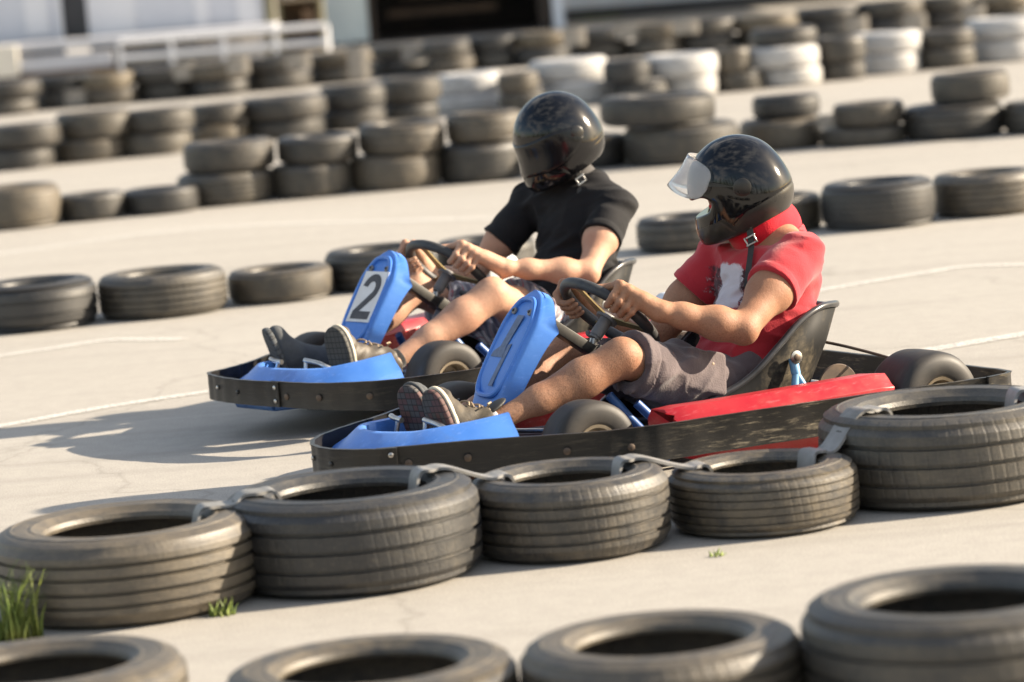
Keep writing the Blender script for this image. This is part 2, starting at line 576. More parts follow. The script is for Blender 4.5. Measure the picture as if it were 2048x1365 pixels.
def tyre_mesh(name, grooves, gw, gd, round_, hgt=1.0, n=96):
    """unit tyre lying flat: outer radius 1, height from 0 to hgt (in radii), open bead hole"""
    H = hgt; bead = .60; pr = []
    # lower bead up the outside, over the tread, to the upper bead, then down the inside
    half = []
    zt = H / 2
    half += [(bead, zt * .74), (bead + .012, zt * .84), (bead + .05, zt * .90), (.675, zt * .965), (.685, zt * .985), (.70, zt * .985), (.71, zt * .972), (.77, zt * 1.0), (.825, zt * .985), (.832, zt * .999), (.846, zt * .995), (.853, zt * .972),
             (.90, zt * .94), (.945, zt * .86), (.975 - round_, zt * .77), (.992 - round_ * .5, zt * .69)]
    top = half
    face = []
    edges = []
    for g_ in grooves: edges += [g_]
    z = zt * .64
    face.append((1.0 - round_ * .35, z))
    for g_ in sorted(grooves, reverse=True):
        zz = g_ * zt * .64; r = 1.0 - round_ * .35 * (abs(g_) ** 2)
        face += [(r, zz + gw), (r - gd, zz + gw * .72), (r - gd, zz - gw * .72), (r, zz - gw)]
    face.append((1.0 - round_ * .35, -z))
    bottom = [(r, -zz) for r, zz in reversed(half)]
    inner = [(bead + .006, -zt * .66), (.70, -zt * .82), (.82, -zt * .84), (.92, -zt * .62), (.945, -zt * .2), (.945, zt * .2), (.92, zt * .62), (.82, zt * .84), (.70, zt * .82), (bead + .006, zt * .66)]
    prof = top + face + bottom + inner
    prof = [(r, z + zt) for r, z in prof]
    mb = MB(); mb.lathe(prof, n)
    o = mb.build(name, RUBBER[0], auto=R_(30))
    me = o.data; bpy.data.objects.remove(o)
    return me


# unit meshes: height/radius about .6; every tyre scales one of these to its own size
TY = [tyre_mesh('tyre_mesh', (.62, 0.0, -.62), .016, .03, .03, .62),
      tyre_mesh('tyre_mesh', (.72, .26, -.26, -.72), .015, .035, .02, .62),
      tyre_mesh('tyre_mesh', (.45, -.45), .020, .03, .05, .62),
      tyre_mesh('tyre_mesh', (.8, .4, 0.0, -.4, -.8), .009, .022, .035, .62)]
TYM = {}


def tyre_data(shape, material):
    k = (shape, material.name)
    if k not in TYM:
        me = TY[shape].copy(); me.name = 'tyre_mesh'; me.materials.clear(); me.materials.append(material); TYM[k] = me
    return TYM[k]


def tyre(c, R, h, z0, label, group, shape=None, material=None, tilt=(0, 0)):
    shape = rng.randrange(4) if shape is None else shape
    material = material or RUBBER[rng.randrange(3)]
    o = bpy.data.objects.new('tyre', tyre_data(shape, material)); COL.objects.link(o)
    o.location = (c[0], c[1], z0)
    o.scale = (R, R, h / .62)
    o.rotation_euler = (tilt[0], tilt[1], rng.uniform(0, 6.28))
    tag(o, label, 'tyre', group)
    return o


def base_centre(x0, x1, yb):
    """centre, radius of a flat tyre whose sides show at x0 and x1 and whose lowest visible edge is at yb"""
    cx = (x0 + x1) / 2
    p = ground(cx, yb); R = .3
    for k in range(4):
        c = Vector((p.x, p.y + R, 0)); q_ = pixel((c.x, c.y, .08)); Z = q_[2]
        R = (x1 - x0) / 2 * Z / CAM_F; p.x += (cx - q_[0]) * Z / CAM_F
    return c, R


def top_centre(x0, x1, ytop_far, h):
    """same from the far edge of the upper rim (for tyres whose foot is out of the picture)"""
    cx = (x0 + x1) / 2; p = ground(cx, ytop_far, h); R = .3
    for k in range(4):
        c = Vector((p.x, p.y - R, 0)); q_ = pixel((c.x, c.y, h * .7)); Z = q_[2]; R = (x1 - x0) / 2 * Z / CAM_F * 1.02; p.x += (cx - q_[0]) * Z / CAM_F
    return Vector((c.x, c.y, 0)), R


G_A = 'single tyres of the nearest row at the bottom of the picture'
G_B = 'strapped tyres of the row in front of the karts'
G_C = 'single tyres lined up behind the karts'
G_D = 'tyres of the curved wall in the middle distance'
G_E = 'stacked tyres of the wall with white painted tyres'
G_F = 'stacked tyres of the farthest wall before the buildings'

# nearest row
for (x0, x1, yt, h, sh, mt, lab) in (
        (-200, 372, 1266, .17, 0, 0, 'worn tyre in the bottom left corner below the grass tuft, half out of frame'),
        (448, 1034, 1262, .17, 3, 2, 'dusty tyre at the bottom edge, second from the left in the nearest row'),
        (1043, 1602, 1212, .18, 1, 0, 'grey tyre at the bottom edge with a diagonal shadow across its right side'),
        (1606, 2230, 1120, .23, 0, 1, 'big dark tyre in the bottom right corner, tallest of the nearest row')):
    c, R = top_centre(x0, x1, yt, h); tyre(c, R, h, 0, lab, G_A, sh, RUBBER[mt])
# row in front of the karts
ROW_B = []
for (x0, x1, yb, h, sh, mt, lab) in (
        (-12, 524, 1262, .205, 1, 0, 'worn tyre at the left edge with green grass growing against it'),
        (448, 966, 1203, .225, 0, 1, 'thick dark tyre in front of the nose of the front kart'),
        (938, 1342, 1133, .19, 1, 0, 'dusty tyre with pale strap, in front of the middle of the front kart'),
        (1336, 1718, 1082, .155, 3, 2, 'low tan tyre below the red side pod of the front kart'),
        (1640, 2150, 1030, .235, 0, 1, 'large dark tyre at the right edge hiding the tail of the front kart')):
    c, R = base_centre(x0, x1, yb); ROW_B.append((c, R, h)); tyre(c, R, h, 0, lab, G_B, sh, RUBBER[mt])
# row behind the karts
for (x0, x1, yb, h, sh, mt, lab) in (
        (-50, 196, 667, .20, 2, 1, 'dark tyre at the left edge behind the rear kart'),
        (197, 455, 640, .185, 1, 1, 'grooved tyre, second from the left edge behind the rear kart'),
        (455, 667, 609, .14, 3, 0, 'low dusty tyre standing just left of the blue panel numbered 2'),
        (650, 872, 584, .175, 0, 1, 'dark tyre just behind the blue panel numbered 2'),
        (872, 1072, 556, .16, 2, 0, 'tyre partly hidden behind the hands of the driver in black'),
        (1272, 1470, 507, .155, 2, 0, 'tyre showing between the two drivers, below the open visor'),
        (1468, 1644, 469, .17, 1, 2, 'tan tyre just behind the neck of the driver in red'),
        (1643, 1872, 462, .215, 3, 1, 'large tyre right of the helmet of the driver in red'),
        (1866, 2084, 436, .20, 1, 0, 'tyre at the right edge level with the helmet of the driver in red')):
    c, R = base_centre(x0, x1, yb); tyre(c, R, h, 0, lab, G_C, sh, RUBBER[mt])
# curved wall in the middle distance: (x0, x1, bottom y, height), uppers given beside their lowers
for (x0, x1, yb, h, lab, up) in (
        (-60, 119, 461, .25, 'tall single tyre at the left edge, first of the low tyres in the curved wall', None),
        (121, 248, 443, .16, 'smaller single tyre between two others left of the first double stack', None),
        (249, 393, 430, .15, 'single tan tyre leaning against the first double stack of the curved wall', None),
        (361, 546, 413, .20, 'lower tyre of the leftmost double stack in the curved wall', (372, 556, .185, 'upper tyre of the leftmost double stack in the curved wall')),
        (546, 703, 397, .205, 'lower tyre of the second double stack in the curved wall', (559, 721, .165, 'upper tyre with bright grooves on the second stack of the curved wall')),
        (704, 879, 382, .215, 'lower tyre of the third double stack, in shade on its right side', (721, 896, .19, 'tilted upper tyre of the third double stack of the curved wall')),
        (880, 1044, 366, .235, 'lower tyre just left of the helmet of the driver in black', (898, 1052, .19, 'upper tyre just left of the helmet of the driver in black')),
        (1078, 1255, 341, .20, 'lower dark tyre just right of the helmet of the driver in black', None),
        (1254, 1474, 331, .245, 'big lower tyre between the two helmets', (1204, 1436, .19, 'flat upper tyre between the two helmets')),
        (1484, 1640, 302, .195, 'lower tyre above the helmet of the driver in red', (1508, 1645, .145, 'upper tyre above the helmet of the driver in red, its hole showing')),
        (1645, 1808, 294, .115, 'thin lower tyre of the stack right of the red driver', (1668, 1811, .15, 'smooth upper tyre of the stack joined by a small grey plate')),
        (1812, 2003, 281, .215, 'wide grooved lower tyre near the right edge of the curved wall', (1868, 2026, .19, 'upper tyre near the right edge set off to one side of the tyre below')),
        (2012, 2190, 268, .20, 'tyre cut by the right edge at the end of the curved wall', None)):
    c, R = base_centre(x0, x1, yb); R *= 1.06
    tyre(c, R, h, 0, lab, G_D, None, RUBBER[(1, 0, 1)[(int(x0) // 37) % 3]])
    if up:
        u0, u1, uh, ul = up
        dx = ((u0 + u1) - (x0 + x1)) / 2 * c.y / CAM_F
        tyre((c.x + dx, c.y + rng.uniform(-.02, .03)), (u1 - u0) / 2 * c.y / CAM_F, uh, h + .004, ul, G_D, None, RUBBER[(0, 1, 1)[(int(u0) // 29) % 3]],
             (rng.uniform(-.02, .02), -.05 if 'tilted' in ul else rng.uniform(-.03, .01)))
ORD = ['first', 'second', 'third', 'fourth', 'fifth', 'sixth', 'seventh', 'eighth', 'ninth', 'tenth', 'eleventh', 'twelfth', 'thirteenth',
       'fourteenth', 'fifteenth', 'sixteenth', 'seventeenth', 'eighteenth', 'nineteenth', 'twentieth', 'twenty-first']
# wall with the white tyres: lower x0, x1, bottom; upper x0, x1; height of each layer; white?; third layer
ROW_E = [(-26, 103, 340, -12, 120, .15, .165, 0, 0), (105, 245, 326, 122, 259, .165, .185, 0, 0), (246, 378, 311, 261, 388, .165, .165, 0, 0),
         (377, 491, 293, 388, 492, .15, .15, 0, 0), (493, 641, 278, 492, 648, .145, .165, 0, 0), (642, 764, 262, 649, 767, .155, .18, 0, 0),
         (764, 872, 244, 767, 880, .15, .185, 0, 0), (873, 1003, 226, 881, 1000, .14, .165, 1, 0), (1003, 1086, 222, 1002, 1076, .15, .15, 0, 0),
         (1087, 1229, 212, 1071, 1211, .19, .175, 1, 0), (1230, 1330, 204, 1213, 1298, .15, .18, 0, 0), (1330, 1430, 195, 1297, 1432, .16, .175, 1, 0),
         (1432, 1522, 183, 1432, 1500, .145, .20, 0, 0), (1521, 1638, 175, 1497, 1634, .15, .165, 1, 1), (1638, 1724, 161, 1632, 1726, .15, .20, 0, 0),
         (1724, 1835, 150, 1716, 1840, .17, .17, 1, 0), (1836, 1942, 138, 1841, 1943, .165, .15, 0, 0), (1944, 2082, 126, 1944, 2082, .195, .165, 1, 0)]
nw = 0
for i, (x0, x1, yb, u0, u1, h0, h1, wh, third) in enumerate(ROW_E):
    c, R = base_centre(x0, x1, yb); R *= 1.13; c.y += (.09 if i % 2 else -.08)
    mt = WHITE_RUBBER if wh else RUBBER[(1, 0, 1, 2)[i % 4]]
    if wh:
        nw += 1; base = '%s white painted tyre of the ' + ORD[nw - 1] + ' white stack from the left'
    else:
        base = '%s black tyre of the ' + ORD[i] + ' stack from the left in the wall with white tyres'
    h0 *= 1.1; h1 *= 1.1
    tyre(c, R, h0, 0, base % 'lower', G_E, None, mt)
    k = c.y / CAM_F
    tyre((c.x + ((u0 + u1) - (x0 + x1)) / 2 * k, c.y + rng.uniform(-.03, .03)), (u1 - u0) / 2 * k * 1.13, h1, h0 + .004, base % 'upper', G_E, None,
         mt if wh else RUBBER[(0, 1, 1, 0)[i % 4]], (0, rng.uniform(-.03, .01)))
    if third:
        tyre((c.x - 5 * k, c.y + .02), .3, .16, h0 + h1 + .01, 'black tyre lying on top of a white stack, behind the helmet of the red driver', G_E, None, RUBBER[0])
# farthest wall
FX = [(-45, 68, 232), (70, 176, 219), (178, 272, 211), (276, 384, 202), (387, 491, 193), (493, 615, 182), (617, 739, 167), (741, 856, 153), (858, 944, 147),
      (946, 1028, 139), (1030, 1133, 131), (1137, 1262, 120), (1264, 1358, 111), (1360, 1470, 103), (1475, 1600, 92), (1603, 1716, 80), (1718, 1830, 69), (1832, 1946, 58), (1948, 2060, 47)]
ROW_F = []
for i, (x0, x1, yb) in enumerate(FX):
    c, R = base_centre(x0, x1, yb); R = min(max(R * 1.15, .29), .39); c.y += (.09 if i % 2 else -.08)
    h0, h1 = rng.uniform(.175, .205), rng.uniform(.165, .205); ROW_F.append((c, R, h0, h1, x1))
    lab = '%s tyre of the ' + ORD[i] + ' stack from the left in the farthest wall'
    tyre(c, R, h0, 0, lab % 'lower', G_F, None, RUBBER[(1, 1, 0)[i % 3]])
    tyre((c.x + rng.uniform(-.05, .05), c.y + rng.uniform(-.04, .04)), R * rng.uniform(.97, 1.05), h1, h0 + .004, lab % 'upper', G_F, None, RUBBER[(0, 1, 2, 1)[i % 4]], (0, rng.uniform(-.04, .03)))

# rubber plates bolted across neighbouring stacks of the far walls
BELT = noisy('grey_belt_rubber', (.33, .30, .26), (.24, .22, .19), 9, .75, b_=.2)


def plate(p, wdt, hgt, rz, label, group):
    mb = MB(); rings = []
    for k in range(9):
        u = k / 8 - .5; x = u * wdt; y = .03 * (1 - (2 * u) ** 2) * -1
        rings.append([(x, y - .005, 0), (x, y + .005, 0), (x, y + .005, hgt), (x, y - .005, hgt)])
    mb.rings(rings)
    o = mb.build('belt_plate', BELT); o.location = p; o.rotation_euler = (0, 0, rz); tag(o, label, 'belt plate', group)
    bm_ = MB()
    for sx in (-.36, .36):
        bm_ = MB().lathe([(0, 0), (.011, 0), (.011, .006), (0, .008)], 8, Matrix.Translation((sx * wdt, -.02, hgt / 2)) @ Matrix.Rotation(PI / 2, 4, 'X'))
        bm_.build('bolt', BELT, o)


for (x, yc, wpx, hpx, row, label) in (
        (153, 196, 46, 34, 'F', 'grey belt plate low on the second and third stacks of the farthest wall'),
        (370, 143, 44, 34, 'F', 'grey belt plate high on the stacks below the left end of the white railing'),
        (478, 131, 46, 34, 'F', 'grey belt plate high on the stacks below the middle of the railing'),
        (598, 122, 50, 32, 'F', 'pale belt plate high on the stacks below the right half of the railing'),
        (717, 112, 42, 34, 'F', 'pale belt plate left of the dark opening, upper of two'),
        (718, 144, 42, 30, 'F', 'grey belt plate left of the dark opening, lower of two'),
        (827, 107, 46, 32, 'F', 'grey belt plate high on the stacks below the left of the dark opening'),
        (1150, 74, 46, 34, 'F', 'grey belt plate high on the stacks right of the dark opening'),
        (1258, 62, 56, 30, 'F', 'tan belt plate high on the stacks below the white shed wall'),
        (1373, 55, 52, 26, 'F', 'pale belt plate high on the stacks below the corner of the shed wall'),
        (1716, 50, 44, 34, 'F', 'grey belt plate low in the farthest wall, first of three at the upper right'),
        (1832, 47, 46, 34, 'F', 'grey belt plate low in the farthest wall, second of three at the upper right'),
        (1950, 32, 46, 40, 'F', 'pale belt plate in the farthest wall, third of three at the upper right'),
        (1660, 243, 46, 28, 'D', 'small grey belt plate joining two stacks of the curved wall right of the red driver')):
    if row == 'F':
        j = min(range(len(ROW_F)), key=lambda q: abs(ROW_F[q][4] - x)); c, R = ROW_F[j][:2]
        Y = c.y - R * .98 - .02
    else:
        Y = base_centre(1484, 1640, 302)[0].y - .28
    p = at(x, yc + hpx / 2, Y); k = Y / CAM_F
    plate((p.x, p.y, max(p.z, .02)), wpx * k, hpx * k, rng.uniform(-.03, .03), label, 'belt plates bolted across the tyre stacks')

# pale straps looped from tyre to tyre in the near row
STRAP = noisy('pale_plastic_strap', (.27, .265, .26), (.17, .165, .155), 14, .5, b_=.2)


def strap(i, j, label, wdt, off=0.0, a_in=.62, b_in=.62):
    (c1, R1, h1), (c2, R2, h2) = ROW_B[i], ROW_B[j]
    d = (c2 - c1); d.z = 0; L = d.length; d.normalize(); nrm = Vector((-d.y, d.x, 0))
    pts = [(R1 * .52, h1 * .35), (R1 * .53, h1 * .8), (R1 * .585, h1 + .004), (R1 * .68, h1 + .007), (R1 * .82, h1 + .006)]
    pts += [(L - R2 * .82, h2 + .006), (L - R2 * .68, h2 + .007), (L - R2 * .585, h2 + .004), (L - R2 * .53, h2 * .8), (L - R2 * .52, h2 * .35)]
    cur = catmull([Vector((x, 0, z)) for x, z in pts], 6); rings = []
    for k, p in enumerate(cur):
        a = cur[max(k - 1, 0)]; b2 = cur[min(k + 1, len(cur) - 1)]; tg = (b2 - a).normalized(); nn = Vector((-tg.z, 0, tg.x))
        ring = []
        for (s, q) in ((-1, -1), (1, -1), (1, 1), (-1, 1)):
            loc = p + nn * (.0035 * q)
            ring.append(c1 + d * loc.x + nrm * (off + s * wdt / 2 + .004 * math.sin(k * .7)) + Vector((0, 0, loc.z)))
        rings.append(ring)
    mb = MB(); mb.rings(rings)
    o = mb.build('strap', STRAP); tag(o, label, 'strap', 'pale straps joining the tyres in front of the karts')


strap(0, 1, 'pale plastic strap joining the grassy left tyre to the next thick tyre', .07)
strap(1, 2, 'pale plastic strap below the front kart nose, joining the thick tyre and its right neighbour', .07, .03)
strap(2, 3, 'pale plastic strap humped over the gap left of the low tan tyre', .07, .03)
strap(3, 4, 'long pale strap rising from the low tan tyre to the large dark tyre', .075)
c1, R1, h1 = ROW_B[4]
ROW_B.append((Vector((c1.x + .66, c1.y + .12, 0)), .3, h1))
tyre(ROW_B[5][0], .3, h1, 0, 'next tyre of the strapped row, just past the right edge of the picture', G_B, 1, RUBBER[0])
strap(4, 5, 'pale strap on top of the large dark tyre by the right edge', .07)
del ROW_B[5]
ROW_B.append((ROW_B[0][0] + Vector((-.62, -.1, 0)), .3, .2))

# grass growing at the foot of the near tyres
m, t, b = mat('grass_blade', (.10, .16, .03), .55)
oi = ocoord(t); r = ramp(t, [(.3, (.08, .15, .02)), (.7, (.26, .29, .07))], noise(t, oi, 9, 3)); t.links.new(r.outputs[0], b.inputs['Base Color'])
GRASS = m


def grass_tuft(p, n, hgt, spread, label, lean=(0, 0)):
    mb = MB()
    for k in range(n):
        a = rng.uniform(0, 6.28); q = rng.uniform(0, 1) ** .7 * spread
        bx, by = q * math.cos(a), q * math.sin(a) * .6
        H = hgt * rng.uniform(.3, 1); wd = rng.uniform(.0025, .006)
        dx, dy = rng.uniform(-.4, .4) * H + lean[0] * H, rng.uniform(-.3, .3) * H + lean[1] * H
        az = rng.uniform(0, 6.28); sx, sy = math.cos(az) * wd, math.sin(az) * wd; rings = []
        for u in (0, .3, .6, .85, 1):
            cx, cy, cz = bx + dx * u * u, by + dy * u * u, H * u * (1 - .12 * u)
            f = 1 - u * .93
            rings.append([(cx - sx * f, cy - sy * f, cz), (cx + sx * f, cy + sy * f, cz), (cx - sy * f * .3, cy + sx * f * .3, cz + .0008)])
        mb.rings(rings)
    o = mb.build('grass_tuft', GRASS, auto=None); o.location = p; tag(o, label, 'grass', 'weeds growing through the asphalt')


p = ground(36, 1278); grass_tuft((p.x, p.y, 0), 120, .20, .055, 'tall green grass tuft against the left edge tyre')
p = ground(445, 1232); grass_tuft((p.x, p.y, 0), 26, .05, .03, 'small green weed at the foot of the left edge tyre')
p = ground(1440, 1112); grass_tuft((p.x, p.y, 0), 12, .02, .03, 'tiny yellow-green weed in front of the low tan tyre')
p = ground(760, 1180); 
# pale chips of paper on the asphalt

# ------------------------------------------------------------------ buildings behind the track
def wall_material(name, c0, c1, pitch, vertical=False):
    m, t, b = mat(name, c0, .6)
    v = ocoord(t); sep = N(t, 'ShaderNodeSeparateXYZ'); t.links.new(v, sep.inputs[0])
    n = noise(t, v, 2.2, 5, .6, (1, 1, .3)); r = ramp(t, [(.35, c0), (.65, c1)], n)
    ln = math_(t, 'FRACT', math_(t, 'MULTIPLY', sep.outputs[0 if vertical else 2], 1 / pitch))
    t.links.new(r.outputs[0], b.inputs['Base Color'])
    bump(t, b, ln, .8, .02)
    return m


CLAP = wall_material('white_clapboard', (.62, .635, .68), (.56, .575, .63), .13)
PALE = wall_material('pale_panel', (.72, .72, .74), (.66, .66, .69), .4)
TEAL = noisy('pale_teal_panel', (.70, .78, .78), (.62, .70, .71), 3, .5)
SHEET = wall_material('white_sheet_wall', (.66, .70, .76), (.60, .64, .70), .5, True)
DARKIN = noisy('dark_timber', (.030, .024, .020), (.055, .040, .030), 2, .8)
BROWN = noisy('old_brown_wood', (.16, .10, .06), (.10, .065, .04), 3, .8)
DARKM = noisy('dark_grey_paint', (.045, .045, .05), (.03, .03, .033), 4, .5)
GREYP = noisy('grey_concrete', (.50, .51, .55), (.43, .44, .48), 3, .7)
WPIPE = noisy('white_pipe_paint', (.78, .78, .80), (.70, .70, .72), 6, .75)
CREAM = noisy('cream_board', (.72, .68, .60), (.66, .62, .54), 3, .6)
OLIVE = noisy('olive_post', (.22, .20, .12), (.17, .15, .09), 4, .7)
SHELF = noisy('weathered_tan_wood', (.42, .34, .24), (.30, .24, .17), 3, .7)


def X(px, Y, py=60): return at(px, py, Y).x


YB = 52.5
hut = empty('clapboard_house', (X(330, YB), YB, 0)); hx = hut.location.x
tag(hut, 'white clapboard house with a dark doorway at the upper left of the picture', 'house')


def part(name, x0, x1, z0, z1, y0, y1, m, parent, org):
    mb = MB(); mb.box(((x0 + x1) / 2 - org[0], (y0 + y1) / 2 - org[1], (z0 + z1) / 2), (x1 - x0, y1 - y0, z1 - z0))
    return mb.build(name, m, parent, bevel=.006, seg=1)


og = (hx, YB)
dx0, dx1 = X(126, YB), X(178, YB)
part('wall', X(-420, YB), dx0, 0.0, 3.2, YB, YB + .25, CLAP, hut, og)
part('wall', dx1, X(532, YB), 0.0, 3.2, YB, YB + .25, CLAP, hut, og)
part('wall', dx0, dx1, 2.15, 3.2, YB, YB + .25, CLAP, hut, og)
dr = part('door', dx0, dx1, .52, 2.15, YB + .12, YB + .18, DARKM, hut, og)
part('door_frame', dx0 - .09, dx0, .45, 2.2, YB - .03, YB, PALE, hut, og)
part('door_frame', dx1, dx1 + .09, .45, 2.2, YB - .03, YB, PALE, hut, og)
for (a, c_, m_) in ((52, 100, PALE), (190, 272, PALE), (392, 420, PALE), (478, 520, PALE)):
    part('panel', X(a, YB), X(c_, YB), .12 if a > 180 else .6, 3.1, YB - .028, YB - .002, m_, hut, og)
part('corner_post', X(532, YB), X(552, YB), 0, 3.2, YB - .05, YB + .2, OLIVE, hut, og)
rb = MB(); x0, x1 = X(-440, YB), X(560, YB)
rb.add([(x0 - hx, -.6, 3.1), (x1 - hx, -.6, 3.1), (x1 - hx, 2.6, 4.6), (x0 - hx, 2.6, 4.6), (x0 - hx, -.6, 3.22), (x1 - hx, -.6, 3.22), (x1 - hx, 2.6, 4.72), (x0 - hx, 2.6, 4.72)],
       [(0, 1, 2, 3), (7, 6, 5, 4), (0, 4, 5, 1), (1, 5, 6, 2), (2, 6, 7, 3), (3, 7, 4, 0)])
rb.build('roof', DARKM, hut, smooth=False)
# low porch in front of the house
yp = YB - 1.6
st = empty('porch_step', (X(140, yp), yp, 0)); tag(st, 'long grey wooden porch with steps in front of the white house', 'porch')
og2 = (st.location.x, yp)
part('deck', X(-300, yp), X(548, yp), .40, .52, yp, yp + 1.5, GREYP, st, og2)
part('fascia', X(34, yp), X(222, yp), .10, .32, yp - .10, yp - .04, GREYP, st, og2)
part('fascia', X(-300, yp), X(33, yp), .05, .52, yp - .16, yp - .06, CREAM, st, og2)
part('skirt', X(-300, yp), X(238, yp), 0, .10, yp - .05, yp + .1, BROWN, st, og2)
# white pipe railing
yr = YB - 2.4
rl = empty('pipe_railing', (X(440, yr), yr, 0)); tag(rl, 'white two-bar pipe railing in front of the white house', 'railing')
a, bq = at(238, 88, yr), at(652, 48, yr); a2, b2 = at(238, 118, yr), at(640, 84, yr)
z1_, z0_ = (a.z + bq.z) / 2, (a2.z + b2.z) / 2
for z in (z1_, z0_):
    MB().tube([(a.x - rl.location.x, 0, z), (bq.x - rl.location.x, 0, z)], .045, 12).build('rail', WPIPE, rl)
for k in range(5):
    x = a.x + (bq.x - a.x) * k / 4 - rl.location.x
    MB().tube([(x, .0, 0), (x, .0, z1_)], .035, 10).build('post', WPIPE, rl)
# clutter between house and shed
yc = YB + .8
sh = empty('open_shelf', (X(600, yc), yc, 0)); tag(sh, 'weathered tan timber rack standing between the house and the dark opening', 'rack')
og3 = (sh.location.x, yc)
for z in (.35, .8, 1.25, 1.7): part('shelf', X(556, yc), X(648, yc), z, z + .07, yc, yc + .5, SHELF, sh, og3)
for px_ in (556, 640): part('upright', X(px_, yc), X(px_ + 8, yc), 0, 2.2, yc, yc + .5, OLIVE, sh, og3)
part('back_panel', X(556, yc), X(648, yc), 0, 2.2, yc + .5, yc + .54, BROWN, sh, og3)
for (px0, px1, z, hh, m_, lab) in ((566, 596, .87, .25, GREYP, 'grey box on the timber rack, left'), (606, 636, .42, .24, BROWN, 'brown box low on the timber rack')):
    mb = MB(); mb.box((0, 0, hh / 2), (X(px1, yc) - X(px0, yc), .35, hh)); mb.box((0, 0, hh + .01), (X(px1, yc) - X(px0, yc) + .02, .37, .02))
    o = mb.build('storage_box', m_, bevel=.01, seg=1); o.location = ((X(px0, yc) + X(px1, yc)) / 2, yc + .22, z); tag(o, lab, 'box')
# shed with the wide dark opening
YS = 55.0
shed = empty('shed', (X(900, YS), YS, 0)); ogs = (shed.location.x, YS)
tag(shed, 'white shed with a wide dark open bay at the top of the picture', 'shed')
part('panel', X(652, YS), X(737, YS), 0.05, 3.4, YS, YS + .2, TEAL, shed, ogs)
part('lintel', X(737, YS), X(1072, YS), 2.5, 3.4, YS, YS + .2, BROWN, shed, ogs)
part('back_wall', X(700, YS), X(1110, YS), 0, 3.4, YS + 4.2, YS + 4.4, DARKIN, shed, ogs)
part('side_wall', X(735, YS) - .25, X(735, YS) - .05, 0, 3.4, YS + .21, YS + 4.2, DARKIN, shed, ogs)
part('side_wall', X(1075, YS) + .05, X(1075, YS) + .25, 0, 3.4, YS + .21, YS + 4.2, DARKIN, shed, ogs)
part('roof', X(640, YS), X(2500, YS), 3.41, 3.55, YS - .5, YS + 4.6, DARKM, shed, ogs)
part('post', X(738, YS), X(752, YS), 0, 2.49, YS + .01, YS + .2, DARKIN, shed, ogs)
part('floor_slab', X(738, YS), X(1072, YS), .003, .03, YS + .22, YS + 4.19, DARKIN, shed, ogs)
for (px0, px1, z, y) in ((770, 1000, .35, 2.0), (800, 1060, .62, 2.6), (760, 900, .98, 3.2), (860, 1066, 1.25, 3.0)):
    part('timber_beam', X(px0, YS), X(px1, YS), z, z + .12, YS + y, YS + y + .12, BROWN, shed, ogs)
# right part of the shed stands back
YW = 58.5
part('wall', X(1076, YS) + .26, X(1720, YW), .22, 3.4, YW, YW + .2, SHEET, shed, ogs)
part('wall', X(1076, YS) + .26, X(1076, YS) + .44, 0.0, 3.4, YS + .02, YW, SHEET, shed, ogs)
part('plinth', X(1076, YS) + .26, X(1720, YW), 0, .22, YW - .03, YW + .15, DARKM, shed, ogs)
for px_ in (1130, 1185, 1240, 1300):
    part('batten', X(px_, YW), X(px_ + 7, YW), .23, 3.3, YW - .022, YW - .002, PALE, shed, ogs)
p = ground(1212, 48); grass_tuft((p.x, YW - .6, 0), 60, .22, .45, 'green weed growing along the foot of the shed wall')

# wood behind the photographer (seen only as a reflection in the helmets): one far-off mass
m, t, b = mat('dark_conifer', (.03, .05, .025), .8)
FOL = m
mb = MB()
for k in range(26):
    x = -42 + k * 3.3 + rng.uniform(-1, 1); y = -26 + rng.uniform(-4, 4); Hh = rng.uniform(7, 14); bw = rng.uniform(1.2, 2.2)
    mb.tube([(x, y, 0), (x, y, Hh * .95)], [.2, .03], 6)
    for q in range(70):
        u = rng.uniform(.08, 1); a = rng.uniform(0, 6.28); rr = bw * (1 - u) ** .8 * rng.uniform(.5, 1.1) + .1
        c = Vector((x + math.cos(a) * rr, y + math.sin(a) * rr, Hh * u)); s_ = rng.uniform(.3, .7) * (1.2 - u * .6)
        d1 = Vector((math.cos(a), math.sin(a), -.4)) * s_; d2 = Vector((-math.sin(a), math.cos(a), rng.uniform(-.3, .3))) * s_ * .7
        mb.add([c - d1 - d2, c + d1, c + d2 - d1, c + Vector((0, 0, s_ * .5))], [(0, 1, 3), (1, 2, 3), (2, 0, 3), (0, 2, 1)])
o = mb.build('far_wood', FOL, smooth=False, auto=None); tag(o, 'dark conifer wood standing far behind the camera', 'wood', kind='stuff')

# ------------------------------------------------------------------ karts (local frame: x forward, y to the driver's left, z up)
BLUE = worn('blue_plastic', (.058, .20, .62), (.09, .25, .68), (.16, .17, .20), .38)
BLUEF = noisy('blue_frame_paint', (.02, .075, .26), (.05, .14, .36), 14, .4)
SKYB = noisy('light_blue_paint', (.10, .30, .55), (.20, .40, .60), 30, .4)
RED = worn('red_plastic', (.42, .012, .022), (.48, .028, .034), (.22, .12, .08), .34)
REDF = noisy('dark_floor_paint', (.03, .012, .02), (.05, .02, .03), 9, .5)
STEEL = noisy('bare_steel', (.55, .54, .52), (.42, .40, .38), 30, .32, 1.0)
GREYS = noisy('grey_painted_steel', (.16, .16, .17), (.22, .21, .20), 22, .45)
BLACKP = noisy('black_plastic', (.016, .016, .017), (.03, .028, .026), 18, .38, rvar=.3)
BEAM = noisy('black_beam_paint', (.018, .017, .016), (.045, .041, .034), 22, .5)
SLICK = noisy('kart_tyre_rubber', (.014, .013, .0135), (.040, .034, .029), 12, .6, mapscale=(1, 7, 1), rvar=.3)
RIMM = noisy('dirty_wheel_rim', (.45, .38, .28), (.30, .24, .17), 16, .4, .7)
